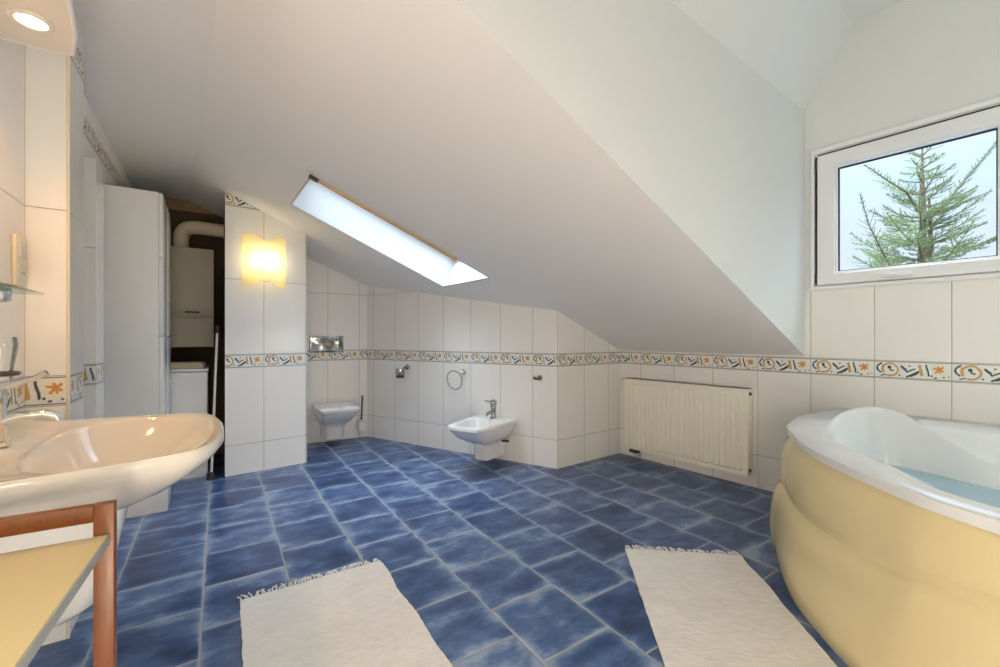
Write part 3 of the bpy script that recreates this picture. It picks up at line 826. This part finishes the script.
# cream panel
chain_idx = list(range(0, NS*10+1))
chain = [Oc[i] for i in chain_idx]
def outn(i):
    a = chain[max(i-1, 0)]; b = chain[min(i+1, len(chain)-1)]; t_ = b-a; nn = Vector((-t_.y, t_.x, 0)).normalized()
    if nn.dot(ctr-chain[i]) > 0: nn = -nn
    return nn
def crease(i):
    f = i/(len(chain)-1); return .325+.02*math.sin(f*9)+.17*max(0, (f-.12))
rings = []
for i, p in enumerate(chain):
    nn = outn(i)
    if i < 6: nn = (nn+Vector((0, .25*(1-i/6), 0))).normalized()
    zc_ = crease(i)
    prof = [(-.015, .622), (-.013, .605), (.006, .57), (.020, .51), (.027, .44*.5+.5*zc_+.02), (.028, zc_+.035), (.024, zc_+.010), (.025, zc_+.002),
            (.035, zc_-.006), (.050, zc_-.03), (.066, zc_*.72), (.074, zc_*.5), (.072, zc_*.3), (.064, .05), (.055, .012), (.05, .001)]
    ring = []
    for off, z in prof:
        q = p+nn*off; q.y = max(q.y, .006); q.x = min(q.x, 3.292); ring.append(F(q.x, q.y, z))
    rings.append(ring)
bm = loft(rings, False, False, closed=False)
o = obj('front_panel', local(bm, bt), M['panel'], bt, angle=60); o['label'] = 'cream yellow bulging bath panel with a swooping crease'
# water
bm = bmesh.new(); W0 = [toc(p, .096, .40) for p in Gc]; bm.faces.new([bm.verts.new(q) for q in w(W0)])
wt = obj('bath_water', bm, M['water']); tag(wt, 'pale blue water lying in the large corner bathtub', 'water', kind='stuff')

# ------------------------------------------------------------------ left wall: basin, taps, fittings
RZL = rotz_front(LN)     # local +X = along the wall away from the camera, -Y = into the room
bs = thing('washbasin', 'wide white washbasin with bow front and half pedestal beside the pilaster', 'washbasin', G(-.52, 0, 0), RZL)
# outline in (x along wall, y=-n)
out = [(.415, -.0), (.415, -.10), (.39, -.30), (.36, -.455), (.30, -.53), (.16, -.567), (0, -.575), (-.16, -.567), (-.29, -.53), (-.345, -.455), (-.385, -.30), (-.415, -.10), (-.415, 0)]
pts = catmull([(x, y, 0) for x, y in out], 5)
# close along the wall
N = len(pts); backp = [Vector((-.415+.83*k/9, 0, 0)) for k in range(1, 9)]
loop = pts+backp
ZR = .812
cb = Vector((0, -.27, 0))
def sc_ring(fx, fy, z, cy=-.0, ymin=-.002):
    r = []
    for p in loop: r.append(Vector((p.x*fx, min(ymin, p.y*fy+cy), z)))
    return r
def inner(fx, y0, y1, z, bow=1.0):   # bowl opening: map loop into an oval between y0 (back) and y1 (front)
    r = []
    n = len(loop)
    for k, p in enumerate(loop):
        a = math.atan2(p.y-cb.y, p.x/1.35)
        ca, sa = math.cos(a), math.sin(a)
        rx = fx; ry = (y0-y1)/2; e_ = 2.6
        s = (abs(ca/1)**e_+abs(sa/1)**e_)**(-1/e_)
        r.append(Vector((rx*ca*s, (y0+y1)/2+ry*sa*s, z)))
    return r
def dip(ring, amt):  # raise the back ledge a little
    for v in ring: v.z += amt*max(0, 1-abs(v.y)/.14)
    return ring
rings = [sc_ring(.16, .22, .60, -.10), sc_ring(.26, .36, .61, -.06), sc_ring(.48, .60, .64, -.03), sc_ring(.72, .80, .685), sc_ring(.90, .92, .735), sc_ring(.975, .975, .765), sc_ring(1.0, 1.0, .785), sc_ring(1.0, 1.0, .803),
         dip(sc_ring(.988, .988, ZR), .012), dip(sc_ring(.955, .955, ZR-.002), .012), inner(.360, -.145, -.545, ZR-.006), inner(.352, -.152, -.538, ZR-.016), inner(.31, -.17, -.50, ZR-.07), inner(.23, -.21, -.43, ZR-.125), inner(.12, -.25, -.36, ZR-.145), inner(.02, -.29, -.32, ZR-.15)]
obj('basin', loft(rings), M['cream_ceramic'], bs, angle=50)
pr = []
for z, wx, dy in ((.655, .135, .34), (.60, .125, .32), (.50, .112, .30), (.42, .105, .285), (.36, .095, .26), (.33, .075, .22), (.318, .04, .16)):
    pr.append(rrect(wx, wx*.75, -.003, -dy, .045 if wx > .06 else .025, z, .02))
obj('half_pedestal', loft(pr[::-1]), M['ceramic'], bs, angle=50)
obj('drain', lathe([(.022, ZR-.149), (.022, ZR-.145), (.012, ZR-.144)], 16, 0, -.30), M['chrome'], bs)
tap = obj('mixer_tap', lathe([(.03, ZR+.004), (.03, ZR+.014), (.024, ZR+.02), (.023, ZR+.11), (.026, ZR+.125), (.024, ZR+.145), (.012, ZR+.155)], 22, -.0, -.075), M['chrome'], bs)
tap['label'] = 'chrome basin mixer tap'
obj('spout', tube([(0, -.085, ZR+.065), (.0, -.12, ZR+.078), (.0, -.165, ZR+.080), (.0, -.190, ZR+.072), (.0, -.195, ZR+.060)], [.015, .013, .012, .012, .012], 12), M['chrome'], tap)
obj('lever', tube([(0, -.07, ZR+.150), (.0, -.11, ZR+.163), (.0, -.15, ZR+.178), (.0, -.172, ZR+.192)], [.012, .009, .007, .008], 10), M['chrome'], tap)

# tumbler in a chrome holder, on the left wall
th_ = thing('tumbler_holder', 'chrome wall holder carrying the glass tumbler above the basin', 'holder', G(-.455, 0, 1.0), RZL)
obj('wall_mount', tube([(0, 0, 0), (0, -.01, 0), (0, -.012, 0), (0, -.03, 0)], [.024, .024, .01, .01], 14), M['chrome'], th_)
obj('holder_ring', tube([(.036*math.cos(a), -.065+.036*math.sin(a), .0) for a in [2*PI*k/24 for k in range(24)]], .006, 8, True), M['darkmetal'], th_)
gl_ = obj('glass_tumbler', lathe([(.024, -.03), (.026, -.028), (.029, .02), (.037, .075), (.034, .10), (.032, .10), (.034, .075), (.027, .02), (.022, -.022)], 22), M['glass'])
gl_.location = G(-.455, .065, 1.0); tag(gl_, 'clear glass tumbler standing in the chrome holder by the basin', 'glass')

sh = thing('glass_shelf', 'clear glass shelf on chrome brackets high over the washbasin', 'shelf', G(-.56, 0, 1.232), RZL)
obj('shelf_plate', box(-.31, .31, -.105, -.003, 0, .007, .002), M['gshelf'], sh)
for x in (-.22, .16):
    b_ = obj('bracket', lathe([(.03, -.034), (.036, -.03), (.038, -.01), (.036, 0), (.02, .0)], 18, x, -.038), M['chrome'], sh)

sk = thing('wall_socket', 'cream double switch and socket plate on the wall above the glass shelf', 'socket', G(-.075, 0, 1.355), RZL)
obj('cover_plate', box(-.048, .048, -.012, 0, -.083, .083, .004), M['plate'], sk)
obj('rocker', box(-.030, .030, -.017, -.010, .012, .068, .003), M['rocker'], sk)
so = obj('socket_insert', box(-.030, .030, -.015, -.010, -.068, -.012, .003), M['rocker'], sk)
for x in (-.01, .01): obj('socket_hole', tube([(x, -.0145, -.04), (x, -.0158, -.04)], .003, 8), M['black'], so)

# lamp canopy with bow front over the basin
cn = thing('lamp_canopy', 'cream bow-fronted lamp canopy with a recessed spotlight over the washbasin', 'lamp', G(-.58, 0, 2.0), RZL)
co = [(.315, 0), (.315, -.15), (.30, -.172), (.18, -.20), (0, -.222), (-.18, -.20), (-.30, -.172), (-.315, -.15), (-.315, 0)]
cp = [Vector((x, y, 0)) for x, y in co]
obj('canopy_board', loft([[Vector((p.x, p.y, z)) for p in cp] for z in (0.0, .07)]), M['canopy'], cn, angle=25)
edgep = [(p.x, p.y-.004 if p.y < 0 else p.y, .004) for p in cp]
obj('edge_trim', tube(edgep, .006, 8), M['pvc'], cn)
spot_glow = emis('spot_glow', (1, .86, .62, 1), 6)
for x in (.155, -.155):
    dl = obj('downlight', lathe([(.036, .0), (.046, -.001), (.047, -.006), (.042, -.009), (.034, -.008), (.033, -.003)], 24, x, -.12, False, False), M['canopy'], cn)
    obj('lens', lathe([(.034, -.003), (.02, -.005), (.004, -.006)], 20, x, -.12), spot_glow, dl)

# ------------------------------------------------------------------ tall cabinet
tc_ = thing('tall_cabinet', 'tall light grey cabinet with white gloss doors along the left wall', 'cabinet', G(1.245, 0, 0), RZL)
CW, CD = .64, .262
obj('body', box(0, CW, -CD, -.004, .48, 2.01, .003), M['cab'], tc_)
obj('base_unit', box(-.012, CW+.01, -CD-.045, -.004, .0, .48, .003), M['cabgloss'], tc_)
for z0, z1 in ((.49, 1.10), (1.105, 1.60), (1.605, 2.005)):
    for x0, x1 in ((.003, CW/2-.0015), (CW/2+.0015, CW-.003)):
        d_ = obj('door', box(x0, x1, -CD-.020, -CD-.001, z0, z1, .003), M['cabgloss'], tc_)
        hx = CW/2-.03 if x0 < .1 else CW/2+.03
        obj('knob', tube([(hx, -CD-.02, (z0+z1)/2), (hx, -CD-.03, (z0+z1)/2), (hx, -CD-.034, (z0+z1)/2)], [.006, .008, .007], 10), M['chrome'], d_)

# ------------------------------------------------------------------ dark alcove: washer, towel, cupboard, duct, mop
wm = thing('washing_machine', 'white top-loading washing machine in the dark alcove beside the tall cabinet', 'washing machine', G(1.925, .05, 0), RZL)
obj('body', box(0, .56, -.46, 0, .02, .825, .008), M['appl'], wm)
obj('top_lid', box(-.006, .566, -.466, 0, .828, .850, .006), M['appl'], wm)
obj('kick_plate', box(.006, .554, -.45, -.01, .0, .02), M['appl'], wm)
obj('control_strip', box(.44, .56, -.44, -.02, .849, .872, .005), M['appl'], wm)
tw = thing('folded_towel', 'beige folded towel lying on the washing machine', 'towel', G(2.05, .32, .851), RZL)
bm = loft([[Vector((x, y, z)) for x, y in ((-.10, -.16), (.14, -.16), (.14, .16), (-.10, .16))] for z in (0, .02, .022, .045)])
bm.free()
obj('lower_fold', box(-.10, .14, -.165, .16, 0, .022, .009, 3), M['towel'], tw); obj('upper_fold', box(-.095, .135, -.16, .155, .022, .046, .010, 3), M['towel'], tw)

cu = thing('wall_cupboard', 'plain cream wall cupboard with lift-up door hanging in the dark alcove', 'cupboard', G(2.10, 0, 1.017), RZL)
obj('body', box(.02, .34, -.55, -.004, 0, .81, .003), M['cupb'], cu)
ud = obj('upper_door', box(0, .019, -.55, -.006, .245, .808, .003), M['cupb'], cu)
obj('handle', tube([(-.002, -.36, .285), (-.016, -.36, .285), (-.016, -.45, .285), (-.002, -.45, .285)], .006, 8), M['black'], ud)
obj('lower_flap', box(0, .019, -.55, -.006, .003, .24, .003), M['cupb'], cu)

dpath = catmull([G(2.30, .322, 1.828), G(2.30, .322, 1.93), G(2.295, .335, 1.985), G(2.285, .37, 2.018), G(2.28, .43, 2.03), G(2.28, .52, 2.03), G(2.28, .60, 2.028), G(2.28, .66, 2.026)], 10)
dl = thing('ventilation_duct', 'cream flexible ventilation duct bending from the cupboard top to the pillar', 'duct', G(2.30, .322, 1.828))
b_ = tube(dpath, [.055+(.003 if k % 2 else 0) for k in range(len(dpath))], 18); local(b_, dl)
obj('hose', b_, M['duct'], dl, angle=60)
c0 = tube([dpath[0]-Vector((0, 0, .0)), dpath[0]+Vector((0, 0, .018))], [.068, .064], 18); local(c0, dl); obj('collar', c0, M['duct'], dl)

mp_ = thing('mop', 'mop with white pole leaning beside the tiled pillar in the alcove', 'mop', G(1.80, .535, 0))
ptop = G(1.845, .572, 1.13)
b_ = tube([G(1.80, .535, .05), ptop], .009, 10); local(b_, mp_); obj('pole', b_, M['pole'], mp_)
b_ = tube([ptop, ptop+Vector((0, 0, .05)), ptop+Vector((0, 0, .06))], [.014, .014, .006], 10); local(b_, mp_); obj('grip', b_, M['maroon'], mp_)
b_ = tube([G(1.80, .535, .002), G(1.80, .535, .03), G(1.80, .535, .06)], [.035, .03, .012], 12); local(b_, mp_); obj('mop_head', b_, M['black'], mp_)

# ------------------------------------------------------------------ small wooden table by the camera
# right edge runs parallel to the left wall; far right corner at (-.734,.80)
tx = Vector((-.734, .80)); ang = math.radians(122.3+3)
xd = Vector((.86, .51)).normalized(); yd = Vector((-xd.y, xd.x))
tb = thing('side_table', 'small wooden table with cream top and raised back rail before the washbasin', 'table', (tx.x, tx.y, 0), math.atan2(xd.y, xd.x))
TZ = .731; TWd, TDp = .42, .55
top = bmesh.new()
obj('tabletop', box(-TWd, -.002, -TDp, -.004, TZ-.018, TZ, .0015), M['cream'], tb)
o = obj('edge_strip', box(-.002, .001, -TDp, -.004, TZ-.018, TZ-.0005, .0008), M['greyedge'], tb); o['label'] = 'grey edge strip'
for x0 in (-.024, -TWd-.0):
    obj('back_upright', box(x0, x0+.030, .0, .022, 0, TZ+.056, .002), M['wood'], tb)
obj('back_rail', box(-TWd+.030, -.024, .001, .021, TZ+.024, TZ+.055, .002), M['wood'], tb)
for x0 in (-.034, -TWd): obj('leg', box(x0, x0+.030, -TDp+.01, -TDp+.048, 0, TZ-.018, .002), M['wood'], tb)

# ------------------------------------------------------------------ rugs
def rug(name, label, corner, xd, length, width, skew, seed, fr):
    rnd = random.Random(seed)
    yd = Vector((-xd.y, xd.x))
    root = thing(name, label, 'rug', (corner.x, corner.y, 0), math.atan2(xd.y, xd.x), 'white cotton rugs on the floor')
    nx, ny = 40, 70; bm = bmesh.new(); g = []
    for j in range(ny+1):
        fy = j/ny; row = []
        e0 = .004*noise.noise((fy*18, seed, 0))+.003*noise.noise((fy*60, seed, 1)); e1 = .010*noise.noise((fy*6, seed, 5))+.003*noise.noise((fy*60, seed, 7))
        for i in range(nx+1):
            fx = i/nx; x = fx*width+e0*(1-fx)+e1*fx+skew*fy; y = -fy*length+.004*noise.noise((fx*12, fy*3, seed))*(1-fy)
            z = .009+.0025*noise.noise((fx*4, fy*9, seed+3))+.0015*max(0, noise.noise((fx*1.5, fy*16, seed+8)))
            row.append(bm.verts.new((x, y, z)))
        g.append(row)
    for r0, r1 in zip(g, g[1:]):
        for i in range(nx): bm.faces.new((r0[i], r1[i], r1[i+1], r0[i+1]))
    bo = [v for v in g[0]]+[r[-1] for r in g[1:]]+[v for v in g[-1][-2::-1]]+[r[0] for r in g[-2:0:-1]]
    lo = [bm.verts.new((v.co.x, v.co.y, .001)) for v in bo]
    for k in range(len(bo)): bm.faces.new((bo[k], bo[(k+1) % len(bo)], lo[(k+1) % len(bo)], lo[k]))
    obj('woven_mat', bm, M['rug'], root, angle=60)
    fb = bmesh.new(); n = fr
    for k in range(n):
        x = (k+.5)/n*width; lx = rnd.uniform(-.018, .018); ln = rnd.uniform(.028, .052); cur = rnd.uniform(-.02, .02)
        pts = [(x, -.006, .008), (x+lx*.3, ln*.4, .007), (x+lx+cur*.4, ln*.8, .005), (x+lx+cur, ln, .004)]
        merge(fb, tube(catmull(pts, 3), [.0034]*9+[.0024], 5))
    fo = obj('fringe', fb, M['rug'], root); fo['kind'] = 'stuff'
    return root
rug('cotton_rug', 'off-white woven cotton rug with fringe in front of the washbasin', Vector((-1.078, 1.761)), Vector((.491, .316)).normalized(), 1.15, .584, .0, 3, 46)
rug('cotton_rug', 'off-white woven cotton rug with fringe beside the bathtub', Vector((.646, 2.195)), Vector((.564, -.07)).normalized(), 1.05, .565, .0, 11, 46)

# ------------------------------------------------------------------ spruce outside the window
TX, TY = 6.95, 7.0
tr_ = thing('spruce_tree', 'green spruce treetop seen outside through the dormer window', 'tree', (TX, TY, -3.2))
rnd = random.Random(5)
Ntr, Nfo = bmesh.new(), bmesh.new()
def vrot(v, ax, a): return Matrix.Rotation(a, 3, ax) @ v
verts_f, faces_f = [], []
def needles(p, q, dens, ln):
    d = q-p; L = d.length
    if L < 1e-4: return
    d.normalize(); a = d.cross(Vector((0, 0, 1)));
    if a.length < .1: a = d.cross(Vector((1, 0, 0)))
    a.normalize(); b = d.cross(a)
    for k in range(max(2, int(L*dens))):
        t = rnd.random(); th = rnd.uniform(0, 2*PI); o = a*math.cos(th)+b*math.sin(th)
        base = p+d*(L*t); tip = base+(o*.75+d*.65).normalized()*ln*rnd.uniform(.7, 1.1); s = d.cross(o)*.0032
        i = len(verts_f); verts_f.extend((base-s, base+s, tip)); faces_f.append((i, i+1, i+2))
wood_paths = []
def branch(path, r0, twig_len, twig_gap=.075, depth=0, droop=.0):
    wood_paths.append((path, [max(.004, r0*(1-.85*i/(len(path)-1))) for i in range(len(path))]))
    tot = 0; acc = 0
    L = sum((b-a).length for a, b in zip(path, path[1:]))
    for i, (a, b) in enumerate(zip(path, path[1:])):
        needles(a, b, 420, .055)
        d = (b-a); l = d.length; d.normalize(); s = d.cross(Vector((0, 0, 1)))
        if s.length < .1: s = Vector((1, 0, 0))
        s.normalize(); up = s.cross(d)
        acc += l; tot += l
        while acc > twig_gap:
            acc -= twig_gap; f = 1-tot/L
            base = b-d*acc
            for sg in (-1, 1):
                ll = twig_len*(.35+.75*min(1, f*1.6))*rnd.uniform(.6, 1.1)*(1 if f > .06 else .5)
                dd = (d*rnd.uniform(.8, 1.1)+s*sg*rnd.uniform(.6, 1.0)+up*rnd.uniform(-.25, .2)).normalized()
                pts = [base, base+dd*ll*.5, base+dd*ll*.8+Vector((0, 0, -.02*ll)), base+dd*ll+Vector((0, 0, .01))]
                wood_paths.append((pts, [.006, .005, .004, .003]))
                for p, q in zip(pts, pts[1:]): needles(p, q, 170, .04)
                if depth < 1 and ll > .22:
                    for f2 in (.35, .6, .8):
                        for s2 in (-1, 1):
                            d3 = (dd+dd.cross(up)*s2*.8).normalized(); b3 = base+dd*ll*f2; e3 = b3+d3*ll*.4*(1.1-f2)
                            wood_paths.append(([b3, e3], [.004, .003])); needles(b3, e3, 170, .038)
Tt = Vector((TX, TY, 0))
wood_paths.append(([Vector((TX, TY, -3.2)), Vector((TX, TY, 1.5)), Vector((TX+.02, TY, 3.0)), Vector((TX, TY, 3.8)), Vector((TX+.01, TY, 4.22))], [.16, .085, .05, .028, .008]))
needles(Vector((TX, TY, 3.4)), Vector((TX, TY, 4.22)), 260, .05)
# a second leader beside the first
wood_paths.append(([Vector((TX+.14, TY+.05, 1.2)), Vector((TX+.2, TY+.05, 2.6)), Vector((TX+.16, TY+.04, 3.4))], [.05, .035, .015]))
def wander(p0, az, length, lift0, lift1, n=7):
    pts = [p0]; p = p0.copy()
    for i in range(n):
        f = (i+.5)/n; el = lift0+(lift1-lift0)*f
        p = p+Vector((math.cos(az)*math.cos(el), math.sin(az)*math.cos(el), math.sin(el)))*(length/n); pts.append(p.copy())
    return pts
z = 4.05; wi = 0
while z > -.6:
    hgt = 4.2-z
    ln = .16+.50*hgt if hgt < 2.4 else 1.36+.12*(hgt-2.4)
    nb = 4 if hgt < 1 else 5
    a0 = rnd.uniform(0, 2*PI)
    for k in range(nb):
        az = a0+2*PI*k/nb+rnd.uniform(-.25, .25)
        l = ln*rnd.uniform(.75, 1.12)
        branch(wander(Vector((TX, TY, z+rnd.uniform(-.05, .05))), az, l, .22+rnd.uniform(-.2, .2), .55+rnd.uniform(-.15, .3)), .0125, min(.40, .12+.24*l), .095)
    z -= .20 if hgt < 1.2 else .26
# three long limbs that stand out against the sky
branch([Tt+Vector(p) for p in ((.1, 0, 3.0), (.45, -.05, 3.42), (.75, -.08, 3.82), (1.0, -.1, 4.12), (1.22, -.1, 4.42))], .02, .2)
branch([Tt+Vector(p) for p in ((-.05, 0, 3.15), (-.35, -.1, 3.45), (-.7, -.15, 3.62), (-1.0, -.2, 3.78), (-1.12, -.2, 3.85))], .02, .26)
branch([Tt+Vector(p) for p in ((.1, 0, 2.85), (.5, .1, 3.2), (.8, .1, 3.42), (1.0, .12, 3.55))], .018, .2)
branch([Tt+Vector(p) for p in ((-.3, 0, 1.9), (-.8, -.2, 2.4), (-1.1, -.25, 2.9), (-1.27, -.3, 3.35))], .02, .3)
b_ = bmesh.new(); 
for pth, rr in wood_paths: 
    if rr[0] >= .012: merge(b_, tube(pth, rr, 6))
b_.transform(Matrix.Translation(-tr_.location)); obj('trunk_and_boughs', b_, M['bark'], tr_)
me = bpy.data.meshes.new('needle_foliage')
vv, ff = [], []
for pth, rr in wood_paths:     # thin twigs as three-sided prisms
    if rr[0] >= .012: continue
    for (p, q), r in zip(zip(pth, pth[1:]), rr):
        d = (q-p).normalized(); a = d.cross(Vector((.3, .2, 1))).normalized(); b2 = d.cross(a); i = len(vv)
        for w_ in (p, q):
            for k in range(3): vv.append(w_+(a*math.cos(2.094*k)+b2*math.sin(2.094*k))*r)
        for k in range(3): ff.append((i+k, i+(k+1) % 3, i+3+(k+1) % 3, i+3+k))
n0 = len(vv); vv += verts_f; ff += [(a+n0, b+n0, c+n0) for a, b, c in faces_f]
me.from_pydata([v-tr_.location for v in vv], [], ff); me.materials.append(M['needle'])
fo = bpy.data.objects.new('needle_foliage', me); C.objects.link(fo); fo.parent = tr_; fo['kind'] = 'stuff'

LAMP = 1.2
WARM = (1, .84, .66, 1)
LAMPS = [(G(-2.35, .26, 1.30), G(-2.35, .01, 1.30), 10, WARM, 'warm opal globe wall lamp on the left wall behind the camera'),  # unseen globes added to fill the room with light
         (F(3.05, 2.75, .80), F(3.29, 2.75, .80), 11, WARM, 'low warm opal globe wall lamp on the right wall behind the camera'),
         (F(3.10, .50, 2.25), F(3.29, .50, 2.25), 3.0, (.80, 1, .96, 1), 'cool white globe wall lamp high on the right wall by the window'),
         (F(3.12, 1.40, 1.02), F(3.29, 1.40, 1.02), 9.5, (.95, 1, .94, 1), 'neutral white globe wall lamp on the right wall just over the bathtub rim')]
fl = thing('floor_lamp', 'low floor lamp with a warm opal globe by the left wall', 'lamp', G(-2.62, .34, 0))  # unseen globe added to brighten the slope and the far walls
obj('base', lathe([(.12, 0), (.12, .015), (.03, .025), (.012, .04), (.012, .34)], 24), M['chrome'], fl)
obj('globe', lathe([(.02, .33), (.08, .345), (.125, .39), (.14, .45), (.125, .51), (.08, .555), (.02, .57)], 24), emis('floor_globe_glow', WARM, 45), fl)
# ------------------------------------------------------------------ added fill pendant above the view, lights, sky
cl = thing('ceiling_lamp', 'opal globe pendant hanging from the flat strip of ceiling', 'lamp', F(1.40, 3.42, ZF))  # unseen pendant added as fill light
obj('base', lathe([(.012, -.32), (.012, -.03), (.05, -.02), (.06, 0)], 24), M['chrome'], cl)
obj('globe', lathe([(.02, -.52), (.09, -.505), (.14, -.46), (.155, -.41), (.14, -.36), (.09, -.325), (.02, -.31)], 28), emis('opal_glow', (1, .88, .72, 1), LAMP if 'LAMP' in globals() else 14), cl)

for gp, gq, es, gc, lb in LAMPS:
    wl = thing('globe_lamp', lb, 'lamp', gp, 0, 'globe wall lamps')
    q = gq-gp
    obj('arm', tube([q*.98, q*.9, q*.88, q*.4], [.05, .05, .012, .012], 14), M['chrome'], wl)
    obj('globe', lathe([(.02, -.12), (.08, -.09), (.115, -.04), (.12, 0), (.115, .04), (.08, .09), (.02, .12)], 24), emis('globe_glow', gc, es), wl)

def light(name, kind, loc, energy, col, **k):
    d = bpy.data.lights.new(name, kind); d.energy = energy; d.color = col
    for a, v in k.items(): setattr(d, a, v)
    o = bpy.data.objects.new(name, d); C.objects.link(o); o.location = loc; return o
for u in (-.58+.155, -.58-.155):
    s = light('spot_lamp', 'SPOT', G(u, .12, 1.985), 5.5, (1, .46, .13), spot_size=math.radians(125), spot_blend=.7, shadow_soft_size=.03)

w_ = bpy.data.worlds.new('sky'); sc.world = w_; w_.use_nodes = True; nt = w_.node_tree; nt.nodes.clear(); e = NB(nt)
out = nt.nodes.new('ShaderNodeOutputWorld'); bg = nt.nodes.new('ShaderNodeBackground'); tc = nt.nodes.new('ShaderNodeTexCoord'); sp = nt.nodes.new('ShaderNodeSeparateXYZ')
nt.links.new(tc.outputs['Generated'], sp.inputs[0])
rp = nt.nodes.new('ShaderNodeValToRGB'); r = rp.color_ramp
r.elements[0].position = 0; r.elements[0].color = (.25, .27, .25, 1)
r.elements[1].position = 1; r.elements[1].color = (.75, .9, 1, 1)
for p, c in ((.49, (.30, .32, .30, 1)), (.51, (.80, .83, .88, 1)), (.57, (.68, .80, 1.0, 1)), (.64, (.54, .72, 1.0, 1)), (.72, (.50, .68, .95, 1)), (.80, (.62, .78, .98, 1))):
    q = r.elements.new(p); q.color = c
nt.links.new(e.m('MULTIPLY_ADD', sp.outputs[2], .5, .5), rp.inputs[0])
ns = nt.nodes.new('ShaderNodeTexNoise'); ns.inputs['Scale'].default_value = 3; ns.inputs['Detail'].default_value = 5
mpn = nt.nodes.new('ShaderNodeMapping'); mpn.inputs['Scale'].default_value = (1, 1, 3); nt.links.new(tc.outputs['Generated'], mpn.inputs[0]); nt.links.new(mpn.outputs[0], ns.inputs['Vector'])
cf = e.m('MULTIPLY', e.m('SUBTRACT', ns.outputs['Fac'], .45, clamp=True), 2.2, clamp=True)
nt.links.new(e.mix(e.mul(cf, .35), rp.outputs[0], (.80, .86, .94, 1)), bg.inputs[0])
zen = e.m('MULTIPLY_ADD', e.m('POWER', e.m('MAXIMUM', sp.outputs[2], 0.0), 3.0), 10, .66)   # overcast sky: brighter towards the zenith
nt.links.new(zen, bg.inputs[1]); nt.links.new(bg.outputs[0], out.inputs[0])

# ------------------------------------------------------------------ camera
cam = bpy.data.cameras.new('camera'); co_ = bpy.data.objects.new('camera', cam); C.objects.link(co_)
cam.sensor_width = 36; cam.lens = 425/1000*36; cam.shift_y = .0035; cam.clip_start = .02
co_.location = (0, 0, H); co_.rotation_euler = (PI/2, 0, 0); sc.camera = co_
sc.view_settings.view_transform = 'Standard'; sc.view_settings.look = 'None'; sc.view_settings.gamma = 1; sc.view_settings.use_curve_mapping = False
sc.view_settings.exposure = 0.74
sc.cycles.use_denoising = True
sc.cycles.max_bounces = 10; sc.cycles.diffuse_bounces = 6; sc.cycles.sample_clamp_indirect = 6
